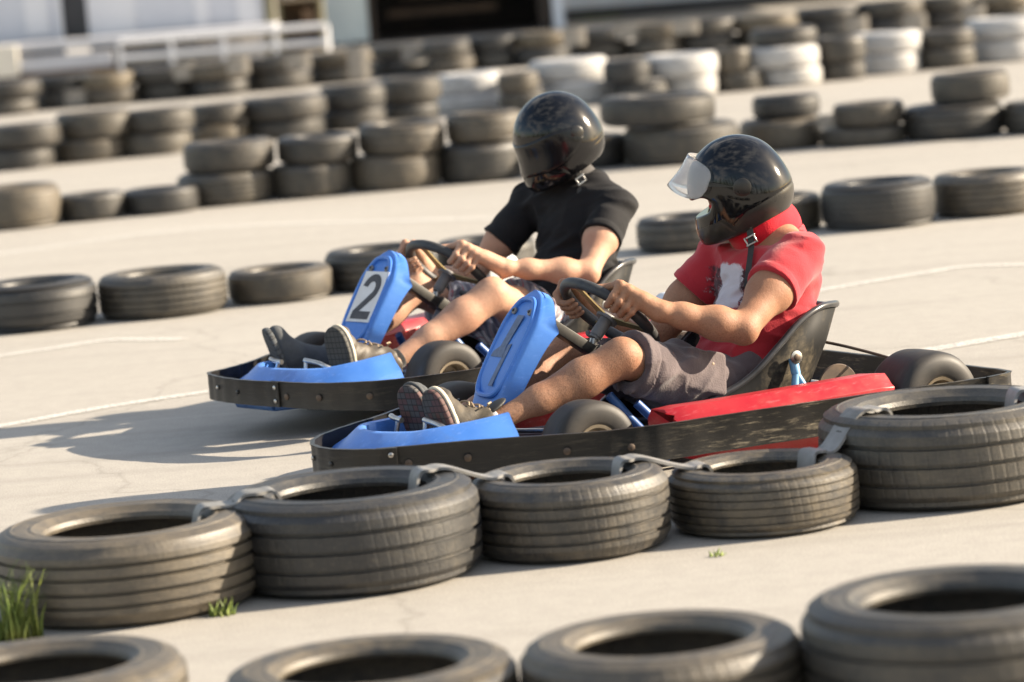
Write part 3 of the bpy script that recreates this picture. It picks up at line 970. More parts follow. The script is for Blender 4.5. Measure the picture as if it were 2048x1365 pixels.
BRASS = noisy('worn_brass_plate', (.40, .31, .14), (.24, .19, .11), 18, .45, .6)
GRIP = noisy('black_grip_rubber', (.026, .027, .029), (.05, .05, .05), 30, .5, b_=.08)
TANK = noisy('white_tank_plastic', (.74, .76, .80), (.66, .68, .72), 5, .35)
RUST = noisy('oily_brown_metal', (.14, .10, .07), (.08, .06, .05), 18, .55, .5)
DECAL_W = noisy('white_sticker', (.74, .73, .72), (.66, .64, .62), 25, .4)
DECAL_K = noisy('black_number_vinyl', (.035, .033, .036), (.07, .066, .066), 30, .5)
DECAL_T = noisy('worn_grey_tape', (.10, .135, .21), (.14, .19, .32), 60, .6)

# scuffed bumper band
m, t, b = mat('scuffed_black_plastic', (.022, .021, .020), .5)
v = ocoord(t)
s1 = noise(t, v, 20, 8, .78, (.4, .4, 2.8)); s2 = noise(t, v, 90, 5, .75, (.16, .16, 1.6)); s3 = noise(t, v, 3, 3)
k = math_(t, 'MULTIPLY', ramp(t, [(.49, 0.0), (.64, 1.0)], s1).outputs[0], ramp(t, [(.46, 0.0), (.60, 1.0)], s2).outputs[0])
sepb = N(t, 'ShaderNodeSeparateXYZ'); t.links.new(v, sepb.inputs[0])
back = ramp(t, [(.30, 1.0), (.80, .15)], math_(t, 'ADD', sepb.outputs[0], .45))
k = math_(t, 'MULTIPLY', k, back.outputs[0])
c = mixc(t, math_(t, 'MULTIPLY', s3, .5), (.014, .0135, .013), (.026, .024, .022))
c = mixc(t, k, c, (.30, .255, .18))
t.links.new(c, b.inputs['Base Color'])
t.links.new(math_(t, 'MULTIPLY_ADD', k, .35, .42), b.inputs['Roughness'])
bump(t, b, math_(t, 'ADD', s2, s1), .25, .004)
BAND = m


def digit_strokes(ch):
    """polygons in a unit cell, x right, y up"""
    if ch == '2':
        outer = []; inner = []
        for k in range(0, 19):
            a = R_(172 - k * 12.2)
            outer.append((.5 + .47 * math.cos(a), .69 + .31 * math.sin(a))); inner.append((.5 + .22 * math.cos(a), .69 + .145 * math.sin(a)))
        polys = [[outer[i], outer[i + 1], inner[i + 1], inner[i]] for i in range(18)]
        polys.append([outer[18], (.36, .16), (.02, .16), (.02, .13), inner[18]] if False else [outer[18], (.34, .17), (.02, .17), inner[18]])
        polys.append([(.02, 0), (.98, 0), (.98, .17), (.02, .17)])
        return polys
    if ch == '4':     # worn remains: thick slanting stroke with its foot, and the lower part of the upright
        return [[(.42, 1.0), (.70, 1.0), (.52, .55), (.26, .55)], [(.26, .55), (.52, .55), (.60, .40), (.02, .40), (.04, .47)],
                [(.58, .58), (.72, .60), (.70, .37), (.54, .36)], [(.54, .36), (.70, .37), (.67, .0), (.50, .0)]]


def make_kart(origin, heading, number, outline_near, fpts, far, label):
    K = empty('go_kart', (origin[0], origin[1], 0), PI + R_(heading))
    tag(K, label, 'go-kart', 'racing go-karts side by side')
    # ---- floor and frame
    mb = MB()
    fl = [(.78, .13), (.62, .22), (.25, .25), (.0, .23), (-.55, .25), (-.55, -.25), (0, -.23), (.25, -.25), (.62, -.20), (.78, -.11)]
    mb.rings([[(x, y, .098) for x, y in fl], [(x, y, .105) for x, y in fl]]); mb.build('floor_pan', REDF, K, smooth=False)
    mb = MB(); r = .014
    for s in (1, -1):
        mb.tube(catmull([(.80, s * .10, .10), (.6, s * .20, .10), (.3, s * .27, .075), (0, s * .25, .075), (-.6, s * .27, .075), (-.82, s * .28, .08)], 6), r)
        mb.tube([(.36, s * .30, .11), (.30, s * .25, .075)], r)
        mb.tube([(.12, s * .15, .225), (.075, s * .17, .16), (.02, s * .22, .075)], .013)
        mb.tube([(.07, s * .21, .20), (.02, s * .23, .14), (-.03, s * .24, .075)], .013)
        mb.tube([(.22, s * .26, .09), (.20, s * .55, .10)], .012); mb.tube([(-.45, s * .27, .09), (-.47, s * .62, .11)], .012)
        mb.tube([(.79, s * .09, .10), (.86, s * .09, .14)], .012)
    mb.tube([(.80, -.10, .10), (.80, .10, .10)], r); mb.tube([(-.82, -.28, .08), (-.82, .28, .08)], r); mb.tube([(.05, -.25, .075), (.05, .25, .075)], r)
    mb.tube([(-.75, .28, .08), (-.78, .55, .15)], .012); mb.tube([(-.75, -.28, .08), (-.78, -.55, .15)], .012)
    mb.build('frame', BLUEF, K)
    # ---- bumper band in four pieces
    near = outline_near

    def band(name, pts, off, zt, zb, th=.006):
        cur = catmull([(x, y, 0) for x, y in pts], 7); rings = []; m_ = len(cur)
        for i, p in enumerate(cur):
            a = cur[max(i - 1, 0)]; c_ = cur[min(i + 1, m_ - 1)]; d = (c_ - a).normalized(); n = Vector((d.y, -d.x, 0))
            if n.x * p.x + n.y * p.y < 0: n = -n
            zb_ = zb(p) if callable(zb) else zb
            wob = .0015 * math.sin(i * 1.3)
            prof = [(0, zb_), (th, zb_), (th, zt - .006), (th + .003, zt), (-.004, zt), (0, zt - .006)]
            rings.append([p + n * (off + wob + q) + Vector((0, 0, z)) for q, z in prof])
        mb = MB(); mb.rings(rings)
        return mb.build(name, BAND, K, auto=R_(50))
    zbn = lambda p: .105 + max(0, min(1, (p.x - .70) / .22)) * .02
    fb = band('bumper_band', fpts, .007, .20, zbn)
    sb = band('bumper_band', near, 0, .20, zbn)
    ob = band('bumper_band', far, 0, .20, zbn)
    xr, yr = near[-1]
    rb = band('bumper_band', [(xr + .07, yr + .002), (xr - .005, yr - .01), (xr - .03, yr - .06), (xr - .035, yr - .25), (xr - .035, 0), (xr - .035, -yr + .25), (xr - .03, -yr + .06), (xr - .005, -yr + .01), (xr + .07, -yr - .002)], .007, .203, .11)

    def bolt(p, n, r_, par, mt=STEEL):
        n = Vector(n).normalized(); M = Matrix.Translation(p) @ n.to_track_quat('Z', 'Y').to_matrix().to_4x4()
        MB().lathe([(0, -.002), (r_, -.002), (r_, .002), (r_ * .6, .004), (0, .004)], 12, M).build('bolt', mt, par)
    cs = catmull([(x, y, 0) for x, y in near], 7)
    for q, zz in ((5, .155), (13, .155), (24, .155), (34, .15), (len(cs) - 4, .16)):
        if q >= len(cs) - 1: continue
        p = cs[q]; d = (cs[q + 1] - cs[q - 1]).normalized(); n = Vector((d.y, -d.x, 0))
        if n.y < 0: n = -n
        bolt((p.x + n.x * .008, p.y + n.y * .008, zz), n, .010, sb, RUST)
    cf = catmull([(x, y, 0) for x, y in fpts], 7)
    for q, zz in ((3, .182), (3, .140), (16, .16), (24, .165), (36, .16)):
        p = cf[q]; d = (cf[q + 1] - cf[q - 1]).normalized(); n = Vector((d.y, -d.x, 0))
        if n.x < 0 and n.y < .3: n = -n
        if n.x * p.x + n.y * p.y < 0: n = -n
        bolt((p.x + n.x * .016, p.y + n.y * .016, zz), n, .007, fb, STEEL if zz != .16 else BLACKP)
    # ---- blue nose: horseshoe fairing open to the rear
    wide = near[1][1] - .05 if number == '4' else near[1][1] - .04
    ys = .30 if number == '4' else .36
    yf = .215
    path = catmull([(.525, ys + .02, 0), (.62, ys + .0, 0), (.735, ys - .05, 0), (.82, ys - .135, 0), (.858, .07, 0), (.845, -.03, 0), (.79, -.115, 0), (.71, -.165, 0), (.61, -yf, 0), (.52, -yf - .045, 0)], 8)
    if number == '2': path = [Vector((p.x - .045 * max(0, min(1, (p.x - .6) / .2)), p.y, 0)) for p in path]
    rings = []; m_ = len(path)
    for i, p in enumerate(path):
        a = path[max(i - 1, 0)]; c_ = path[min(i + 1, m_ - 1)]; d = (c_ - a).normalized(); n = Vector((-d.y, d.x, 0))
        if n.x * (p.x - .4) + n.y * p.y < 0: n = -n
        u = abs(i / (m_ - 1) - .5) * 2            # 0 at the tip, 1 at the tails
        zt = .192 + (.030 if i < m_ / 2 else -.015) * max(0, u - .45) / .55; w_ = .062 - .012 * u
        prof = []
        for k in range(16):
            th = 2 * PI * k / 16; cx = abs(math.cos(th)) ** .6 * (1 if math.cos(th) > 0 else -1); cz = abs(math.sin(th)) ** .6 * (1 if math.sin(th) > 0 else -1)
            x = cx * w_; z = .125 + (zt - .125) * (cz * .5 + .5) - (.030 * (cx + .2) if cz > .2 else 0) + (.012 if cz > .2 and cx < -.5 else 0)
            prof.append(p + n * x + Vector((0, 0, z)))
        rings.append(prof)
    mb = MB(); mb.rings(rings)
    nose = mb.build('nose_cone', BLUE, K, auto=R_(60))
    # ---- upright blue panel with the number
    PT = Vector((.236, 0, .523)); PB = Vector((.475, 0, .165)); ax = (PT - PB).normalized(); Lp = (PT - PB).length
    fn = Vector((ax.z, 0, -ax.x))                   # faces forward and up
    # outline: half width and depth along the panel
    st = [(0, .068, .040, .0), (.05, .071, .042, .0), (.11, .077, .044, .003), (.15, .085, .047, .009), (.20, .089, .048, .010), (.27, .091, .052, .009), (.315, .090, .060, .007), (.335, .088, .066, .006), (.352, .083, .050, .005), (.375, .073, .040, .004), (.397, .058, .034, .002), (.416, .038, .028, 0), (.428, .014, .022, 0)]
    fine = catmull([Vector((u, a, b_)) for u, a, b_, c_ in st], 4); bw = catmull([Vector((c_, 0, 0)) for u, a, b_, c_ in st], 4)
    rings = []
    for q_, c_ in zip(fine, bw):
        u, hw, dp = q_; bow = c_.x; u = u * Lp / .43
        o = PB + ax * u + fn * (bow - .012 * max(0, 1 - u / .12))
        half = [(-hw - .016, -dp), (-hw - .006, -dp * .45), (-hw - .001, -.012), (-hw + .002, -.005), (-hw + .007, -.0015), (-hw + .014, 0), (-hw * .5, .0)]
        inn_ = [(-hw - .018, -dp - .003), (-hw - .013, -dp - .004), (-hw + .006, -.014), (-hw * .5, -.010)]
        pr = half + [(0, 0)] + [(-y, q) for y, q in reversed(half)] + [(-y, q) for y, q in inn_] + [(0, -.010)] + [(y, q) for y, q in reversed(inn_)]
        rings.append([o + Vector((0, y, 0)) + fn * q for y, q in pr])
    mb = MB(); mb.rings(rings)
    pan = mb.build('front_panel', BLUE, K, auto=R_(50))
    # raised rim round the recessed face
    rimp = []
    for k in range(40):
        a = 2 * PI * k / 40; yy = .071 * math.copysign(abs(math.cos(a)) ** .55, math.cos(a)); uu = .250 + .148 * math.copysign(abs(math.sin(a)) ** .62, math.sin(a))
        yy *= 1 - max(0, uu - .33) * 3.2
        rimp.append(PB + ax * uu * Lp / .43 + fn * (.0065) + Vector((0, yy, 0)))
    rr = MB().tube(rimp, .0075, 8, closed=True).build('raised_rim', BLUE, pan)
    for s in (1, -1):
        bolt(PB + ax * .357 * Lp / .43 + fn * .0095 + Vector((0, s * .042, 0)), fn, .010, pan, GREYS)
        MB().lathe([(0, 0), (.005, 0), (.004, .005), (0, .005)], 8, Matrix.Translation(PB + ax * .357 * Lp / .43 + fn * .012 + Vector((0, s * .042, 0))) @ fn.to_track_quat('Z', 'Y').to_matrix().to_4x4()).build('bolt', BLACKP, pan)

    def sheet(name, polys, u0, u1, y0, y1, lift, m_, par, th=.0012):
        mb = MB()
        for poly in polys:
            # kart's left is picture right when looking at the panel's face
            lo = [PB + ax * (u0 + (u1 - u0) * y) + Vector((0, y0 + (y1 - y0) * x, 0)) + fn * lift for x, y in poly]
            mb.rings([lo, [p + fn * th for p in lo]])
        return mb.build(name, m_, par, smooth=False)
    q = Lp / .43
    if number == '2':
        pl = sheet('number_plate', [[(0, 0), (1, 0), (1, 1), (0, 1)]], .165 * q, .345 * q, -.056, .070, .0125, DECAL_W, pan)
        sheet('number', digit_strokes('2'), .175 * q, .335 * q, -.040, .057, .0142, DECAL_K, pl)
    else:
        sheet('number', digit_strokes('4'), .130 * q, .345 * q, -.056, .058, .0110, DECAL_T, pan)
    # ---- steering
    MB().tube([(.205, .0, .430), (.035, 0, .305)], .0, 4)
    d = (Vector((.03, 0, .300)) - Vector((.215, 0, .432))).normalized(); M = frame(d, (0, 0, 1))
    mb = MB(); mb.box((.1225, 0, .366), (.235, .046, .030), M); mb.box((.05, 0, .318), (.05, .056, .040), M)
    bar = mb.build('support_beam', BEAM, K, bevel=.003)
    mb = MB(); mb.tube([(.055, .0, .305), (.14, 0, .19), (.24, .0, .07)], .0125, 12); mb.build('steering_post', GREYS, K)
    hub = Vector((.004, 0, .424)); wn = Vector((-.69, 0, .724)).normalized()
    mb = MB(); mb.tube([hub - wn * .02, hub - wn * .075], .019, 14); mb.tube([hub - wn * .075, hub - wn * .083], .016, 14); mb.build('column_boss', GREYS, K)
    mb = MB(); mb.tube([hub - wn * .083, Vector((.072, 0, .330))], .0115, 12); mb.build('steering_column', STEEL, K)
    sw = empty('steering_wheel', hub, 0, K)
    u_, v_ = Vector((0, 1, 0)), Vector((.724, 0, .69))
    mb = MB(); mb.tube([(u_ * math.cos(a) + v_ * math.sin(a)) * .147 for a in (2 * PI * k / 56 for k in range(56))], .0158, 14, closed=True)
    mb.build('rim', GRIP, sw)
    mb = MB()
    for a in (R_(90), R_(205), R_(335)):
        e = (u_ * math.cos(a) + v_ * math.sin(a)); s_ = wn.cross(e)
        mb.rings([[e * r_ + s_ * w2 - wn * .012 * (1 - r_ / .145), e * r_ - s_ * w2 - wn * .012 * (1 - r_ / .145), e * r_ - s_ * w2 - wn * (.004 + .012 * (1 - r_ / .145)), e * r_ + s_ * w2 - wn * (.004 + .012 * (1 - r_ / .145))] for r_, w2 in ((.012, .022), (.06, .015), (.11, .013), (.138, .018))])
    mb.build('spoke', BRASS, sw)
    MB().lathe([(0, -.02), (.032, -.02), (.034, -.012), (.030, -.006), (0, -.004)], 20, wn.to_track_quat('Z', 'Y').to_matrix().to_4x4()).build('hub_plate', GREYS, sw)
    # ---- wheels
    def wheel(x, y, R, wd, rr_, steer):
        W = empty('wheel', (x, y, R), R_(steer), K)
        M = Matrix.Rotation(PI / 2, 4, 'X')
        h = wd / 2
        pr = [(rr_, -h * .92), (rr_ + .012, -h), (R * .80, -h * .99), (R * .93, -h * .90), (R * .985, -h * .72), (R, -h * .40), (R * 1.002, 0), (R, h * .40), (R * .985, h * .72), (R * .93, h * .90), (R * .80, h * .99), (rr_ + .012, h), (rr_, h * .92), (rr_ - .004, h * .8), (rr_ - .004, -h * .8)]
        MB().lathe(pr, 56, M).build('tyre', SLICK, W, auto=R_(50))
        for_ = [(rr_ - .003, -h * .86), (rr_ + .003, -h * .90), (rr_ + .002, -h * .96), (rr_ - .006, -h * .94), (rr_ - .012, -h * .7), (rr_ - .014, -h * .1), (.03, -h * .05), (.022, -h * .25), (0, -h * .25)]
        back_ = [(r_, -z_) for r_, z_ in reversed(for_)]
        MB().lathe(for_ + back_, 40, M, closed=False).build('rim', RIMM, W, auto=R_(50))
        mb = MB()
        for s in (1, -1):
            mb.lathe([(0, s * h * .3), (.020, s * h * .3), (.018, s * h * .62), (0, s * h * .66)], 14, M)
            for k in range(3):
                a = 2 * PI * k / 3 + .4
                mb.lathe([(0, s * h * .06), (.007, s * h * .06), (.006, s * h * .28), (0, s * h * .28)], 8, Matrix.Translation((.036 * math.cos(a), 0, .036 * math.sin(a))) @ M)
        mb.build('hub', STEEL, W)
        return W
    wheel(.315, .345, .126, .115, .062, -4); wheel(.315, -.345, .126, .115, .062, -4)
    wheel(-.64, .555, .138, .18, .066, 0); wheel(-.64, -.555, .138, .18, .066, 0)
    for s in (1, -1):
        mb = MB(); mb.tube([(.30, s * .26, .10), (.315, s * .33, .126)], .014, 10); mb.tube([(.315, s * .33, .126), (.315, s * .38, .126)], .016, 10)
        mb.tube([(.34, s * .27, .12), (.12, s * .04, .11)], .007, 8); mb.build('stub_axle', STEEL, K)
        MB().tube([(.53, s * .30, .16), (.41, s * .28, .11)], .009, 8).build('tie_bar', STEEL, K)
    mb = MB(); mb.tube([(-.64, -.63, .138), (-.64, .63, .138)], .017, 16); mb.build('rear_axle', STEEL, K)
    MB().lathe([(.02, -.004), (.070, -.004), (.073, 0), (.070, .004), (.02, .004)], 48, Matrix.Translation((-.64, .16, .138)) @ Matrix.Rotation(PI / 2, 4, 'X')).build('brake_disc', RUST, K)
    # ---- side pods
    for s in (1, -1):
        X0, X1 = .145, -.50
        def sec(x, yo, yi, zt, zb):
            return [Vector((x, s * yi, zb)), Vector((x, s * (yo - .03), zb)), Vector((x, s * yo, zb + .05)), Vector((x, s * (yo - .004), zt - .035)), Vector((x, s * (yo - .045), zt)), Vector((x, s * (yi + .02), zt - .004)), Vector((x, s * yi, zt - .03))]
        rings = [sec(X0, .51, .38, .212, .14), sec(X0 - .05, .525, .39, .217, .075), sec(0, .56, .42, .220, .055), sec(-.25, .60, .465, .228, .055), sec(-.455, .63, .50, .236, .06), sec(X1, .625, .51, .232, .075)]
        mb = MB(); mb.rings(rings); mb.build('side_pod', RED, K, bevel=.011, seg=3, auto=R_(60))
    # ---- seat
    rim = [(.0, .0, .12), (-.02, .13, .135), (-.09, .20, .158), (-.20, .222, .185), (-.30, .226, .225), (-.40, .228, .298), (-.48, .222, .355), (-.565, .204, .384), (-.655, .150, .380), (-.705, .075, .366), (-.722, 0, .360)]
    bot = [(-.02, 0, .11), (-.04, .11, .10), (-.10, .165, .085), (-.20, .185, .07), (-.30, .19, .065), (-.38, .185, .075), (-.45, .172, .10), (-.52, .15, .135), (-.585, .11, .175), (-.625, .055, .20), (-.635, 0, .205)]
    def loop(h): return [Vector(p) for p in h] + [Vector((x, -y, z)) for x, y, z in reversed(h[1:-1])]
    RL, BL = catmull(loop(rim), 4, True), catmull(loop(bot), 4, True)
    mid = [(a * .5 + b_ * .5) + Vector(((a - b_).x * .02, (a.y) * .045, -.004)) for a, b_ in zip(RL, BL)]
    inn = [Vector((-.30 + (p.x + .30) * .72, p.y * .6, .055 + (p.z - .06) * .62)) for p in BL]
    inn2 = [Vector((-.32 + (p.x + .32) * .3, p.y * .25, .055 + (p.z - .06) * .2)) for p in BL]
    rings = [RL, mid, BL, inn, inn2]
    mb = MB(); mb.rings(rings, cap=False); mb.add(inn2, [tuple(range(len(inn2)))])
    seat = mb.build('seat', BLACKP, K, auto=None)
    so_ = seat.modifiers.new('Solidify', 'SOLIDIFY'); so_.thickness = .006; so_.offset = 0
    seat.data.materials.clear(); seat.data.materials.append(SEATM)
    MB().tube([p + Vector((0, math.copysign(.004, p.y) if abs(p.y) > .02 else 0, .002)) for p in RL], .0095, 10, closed=True).build('seat_edge', EDGE, seat)
    for s in (1, -1):
        mb = MB()
        mb.tube([(-.440, s * .235, .258), (-.440, s * .245, .215)], .0135, 10)
        mb.tube([(-.440, s * .245, .215), (-.413, s * .265, .15), (-.408, s * .265, .08)], .011, 10); mb.tube([(-.440, s * .245, .215), (-.468, s * .265, .15), (-.468, s * .268, .08)], .011, 10)
        stt = mb.build('seat_strut', SKYB, K)
        bolt((-.440, s * .252, .262), (0, s, .0), .019, stt, STEEL); bolt((-.440, s * .256, .262), (0, s, 0), .010, stt, RUST)
    # ---- engine, tank, cable behind the driver
    e = empty('engine', (-.50, -.40, .11), 0, K)
    mb = MB(); mb.box((0, 0, .06), (.20, .16, .14)); mb.box((-.02, 0, .155), (.14, .12, .05)); mb.build('crankcase', RUST, e, bevel=.012)
    mb = MB()
    for k in range(6): mb.box((.13, 0, .02 + k * .018), (.09, .12, .007))
    mb.build('cooling_fins', GREYS, e, bevel=.002, seg=1)
    MB().tube([(-.1, .02, .06), (-.2, .08, .08), (-.27, .1, .1)], .028, 12).build('exhaust', RUST, e)
    mb = MB(); sct = [(-.06, -.045), (.06, -.045), (.075, 0), (.06, .045), (-.06, .045), (-.075, 0)]
    mb.rings([[(-.495 + x * .9, -.42 + y * 1.2, .285) for x, y in sct], [(-.50 + x * 1.15, -.42 + y * 1.4, .32) for x, y in sct], [(-.505 + x * 1.15, -.42 + y * 1.4, .385) for x, y in sct], [(-.51 + x * .8, -.42 + y, .408) for x, y in sct]])
    tk = mb.build('fuel_tank', TANK, K, bevel=.012, seg=3)
    MB().lathe([(0, 0), (.018, 0), (.018, .016), (0, .018)], 14, Matrix.Translation((-.53, -.42, .407))).build('tank_cap', BLACKP, tk)
    MB().tube(catmull([(-.665, .02, .268), (-.72, .12, .245), (-.77, .28, .21), (-.80, .42, .17)], 8), .0045, 6).build('cable', RUST, K)
    mb = MB(); mb.tube(catmull([(-.55, .14, .14), (-.62, .2, .17), (-.72, .3, .15), (-.82, .35, .13)], 8), .006, 6); mb.build('hose', BLACKP, K)
    mb = MB(); mb.box((-.67, .0, .11), (.10, .30, .05)); mb.build('axle_carrier', BLACKP, K, bevel=.008)
    # ---- pedals
    for s, py in ((1, .125), (-1, -.06)):
        if s == 1:
            pts = [(.668, py - .030, .228), (.670, py + .045, .222), (.664, py + .075, .212), (.62, py + .088, .185), (.56, py + .09, .13), (.54, py + .09, .08)]
        else:
            pts = [(.665, py + .02, .215), (.665, py - .02, .218), (.662, py - .045, .222)]
        pd = MB().tube(catmull(pts, 5), .0080, 10).build('pedal', STEEL, K)
    MB().tube([(.68, -.12, .125), (.68, .15, .125)], .009, 8).build('pedal_shaft', STEEL, K)
    mb = MB(); mb.tube([(.68, .10, .125), (.668, .10, .228)], .007, 8); mb.tube([(.68, -.08, .125), (.665, -.06, .215)], .007, 8); mb.build('pedal_arm', STEEL, K)
    return K


m, t, b = mat('scuffed_seat_shell', (.02, .02, .02), .42, spec=.12)
v = ocoord(t); s1 = noise(t, v, 7, 6, .7, (1, 1, .6)); s2 = noise(t, v, 60, 3, .7, (.4, 1, 1))
k = math_(t, 'MULTIPLY', ramp(t, [(.45, 0.0), (.72, 1.0)], s1).outputs[0], ramp(t, [(.35, .2), (.65, 1.0)], s2).outputs[0])
c = mixc(t, k, (.010, .010, .0105), (.17, .14, .095)); t.links.new(c, b.inputs['Base Color']); t.links.new(math_(t, 'MULTIPLY_ADD', k, .2, .56), b.inputs['Roughness'])
SEATM = m
EDGE = noisy('polished_seat_edge', (.025, .026, .029), (.07, .07, .075), 8, .28, .2)

KART_FRONT = ((.281, 9.42), 30.0)
KART_REAR = ((-.183, 11.06), 38.0)
kart1 = make_kart(*KART_FRONT, '4', [(.905, .257), (.80, .315), (.677, .377), (.53, .48), (.426, .552), (.32, .592), (.223, .612), (.047, .626), (-.18, .650), (-.423, .682), (-.66, .715), (-.795, .727)],
                  [(.86, .287), (.905, .257), (.962, .17), (.972, .08), (.945, -.01), (.87, -.105), (.743, -.195), (.66, -.245)],
                  [(.66, -.25), (.604, -.285), (.45, -.40), (.32, -.53), (.2, -.60), (0, -.63), (-.42, -.68), (-.66, -.715), (-.795, -.727)],
                  'blue and red go-kart with a worn 4 on its panel, nearest the camera')
kart2 = make_kart(*KART_REAR, '2', [(.883, .213), (.872, .33), (.845, .44), (.79, .53), (.718, .60), (.585, .654), (.43, .685), (.2, .69), (-.18, .695), (-.423, .70), (-.66, .715), (-.795, .727)],
                  [(.878, .26), (.883, .213), (.895, .10), (.887, -.02), (.865, -.12), (.835, -.185), (.765, -.205), (.68, -.24)],
                  [(.68, -.25), (.604, -.29), (.45, -.40), (.32, -.53), (.2, -.62), (0, -.66), (-.42, -.70), (-.66, -.715), (-.795, -.727)],
                  'blue go-kart with a white number 2 plate, behind the other kart')

# ------------------------------------------------------------------ drivers
def skin_material(name, c0, c1, c2, hair=0.0):
    m, t, b = mat(name, c0, .58, spec=.3)
    v = ocoord(t)
    n1 = noise(t, v, 11, 5, .6); n2 = noise(t, v, 160, 3, .7); n3 = noise(t, v, 420, 2, .6, (1, .5, .5))
    c = mixc(t, ramp(t, [(.35, 0.0), (.68, 1.0)], n1).outputs[0], c0, c1)
    n4 = noise(t, v, 3.2, 5, .65); n5 = noise(t, v, 46, 4, .7)
    c = mixc(t, ramp(t, [(.45, 0.0), (.7, .45)], n4).outputs[0], c, tuple(x * y for x, y in zip(c1, (1.02, .86, .80))))
    c = mixc(t, ramp(t, [(.52, 0.0), (.70, .35)], n5).outputs[0], c, c2)
    c = mixc(t, ramp(t, [(.60, 0.0), (.75, .5)], n2).outputs[0], c, c2)
    if hair:
        sep = N(t, 'ShaderNodeSeparateXYZ'); t.links.new(v, sep.inputs[0])
        leg = ramp(t, [(.36, 1.0), (.44, .25)], sep.outputs[2])
        hr = math_(t, 'MULTIPLY', ramp(t, [(.50, 0.0), (.62, hair)], n3).outputs[0], leg.outputs[0])
        c = mixc(t, hr, c, (.09, .055, .035))
    t.links.new(c, b.inputs['Base Color'])
    b.inputs['Subsurface Weight'].default_value = .08
    b.inputs['Subsurface Radius'].default_value = (.012, .005, .003)
    bump(t, b, math_(t, 'ADD', math_(t, 'ADD', n2, n3), math_(t, 'MULTIPLY', n5, 1.5)), .25, .004)
    return m


SKIN1 = skin_material('tanned_skin', (.40, .215, .130), (.33, .165, .098), (.27, .13, .08), .38)
SKIN2 = skin_material('fair_skin', (.52, .315, .215), (.44, .245, .165), (.36, .19, .13), .12)


def cloth(name, build, rough=.85, bs=.25, scale=240, sheen=.25):
    m, t, b = mat(name, (.5, .5, .5), rough, spec=.25)
    v = ocoord(t); c = build(t, v)
    t.links.new(c, b.inputs['Base Color'])
    b.inputs['Sheen Weight'].default_value = sheen; b.inputs['Sheen Roughness'].default_value = .5
    h = math_(t, 'ADD', noise(t, v, scale, 2), math_(t, 'MULTIPLY', noise(t, v, 14, 5, .6), 1.6))
    bump(t, b, h, bs, .006)
    return m


def red_tee(t, v):
    n = noise(t, v, 6, 4); base = ramp(t, [(.35, (.48, .030, .044)), (.65, (.42, .024, .036))], n).outputs[0]
    sep = N(t, 'ShaderNodeSeparateXYZ'); t.links.new(v, sep.inputs[0])
    n2 = noise(t, v, 38, 6, .8); n3 = noise(t, v, 16, 4, .7)

    def inside(s, lo, hi, soft=.012, wob=.03):
        q = math_(t, 'ADD', s, math_(t, 'MULTIPLY', math_(t, 'SUBTRACT', n2, .5), wob * 2))
        a = N(t, 'ShaderNodeMapRange'); a.inputs[1].default_value = lo - soft; a.inputs[2].default_value = lo; t.links.new(q, a.inputs[0])
        b_ = N(t, 'ShaderNodeMapRange'); b_.inputs[1].default_value = hi; b_.inputs[2].default_value = hi + soft; b_.inputs[3].default_value = 1; b_.inputs[4].default_value = 0; t.links.new(q, b_.inputs[0])
        return math_(t, 'MULTIPLY', a.outputs[0], b_.outputs[0])
    y, z, x = sep.outputs[1], sep.outputs[2], sep.outputs[0]
    front = math_(t, 'GREATER_THAN', math_(t, 'MULTIPLY_ADD', z, .35, x), -.40)
    zin = inside(z, .395, .500, .008, .012)
    dark = math_(t, 'MULTIPLY', math_(t, 'MULTIPLY', zin, inside(y, -.125, .115, .01, .035)), front)
    white_print = math_(t, 'MULTIPLY', math_(t, 'MULTIPLY', inside(z, .402, .515, .006, .022), inside(y, -.045, .055, .008, .03)), front)  # white block of the distressed chest print
    c = mixc(t, math_(t, 'MULTIPLY', dark, ramp(t, [(.38, .1), (.5, .95)], n3).outputs[0]), base, (.035, .018, .024))
    spl = math_(t, 'MULTIPLY', dark, ramp(t, [(.56, 0.0), (.62, .9)], n2).outputs[0])
    c = mixc(t, spl, c, (.62, .58, .62))
    c = mixc(t, math_(t, 'MULTIPLY', white_print, .92), c, (.66, .63, .68))
    return c


def plaid(t, v):
    sep = N(t, 'ShaderNodeSeparateXYZ'); t.links.new(v, sep.inputs[0])
    a = math_(t, 'ADD', sep.outputs[0], math_(t, 'MULTIPLY', sep.outputs[2], .5)); b_ = math_(t, 'ADD', sep.outputs[2], sep.outputs[1])

    def stripes(s, f, lo, hi):
        q = math_(t, 'FRACT', math_(t, 'MULTIPLY', s, f)); return math_(t, 'MULTIPLY', math_(t, 'GREATER_THAN', q, lo), math_(t, 'LESS_THAN', q, hi))
    c = mixc(t, math_(t, 'MULTIPLY', stripes(a, 22, 0, .42), .7), (.62, .61, .62), (.03, .035, .075))
    c = mixc(t, math_(t, 'MULTIPLY', stripes(b_, 22, 0, .42), .7), c, (.03, .035, .075))
    c = mixc(t, math_(t, 'MULTIPLY', stripes(a, 22, .70, .76), .8), c, (.35, .05, .07))
    c = mixc(t, math_(t, 'MULTIPLY', stripes(b_, 22, .70, .76), .8), c, (.35, .05, .07))
    return c


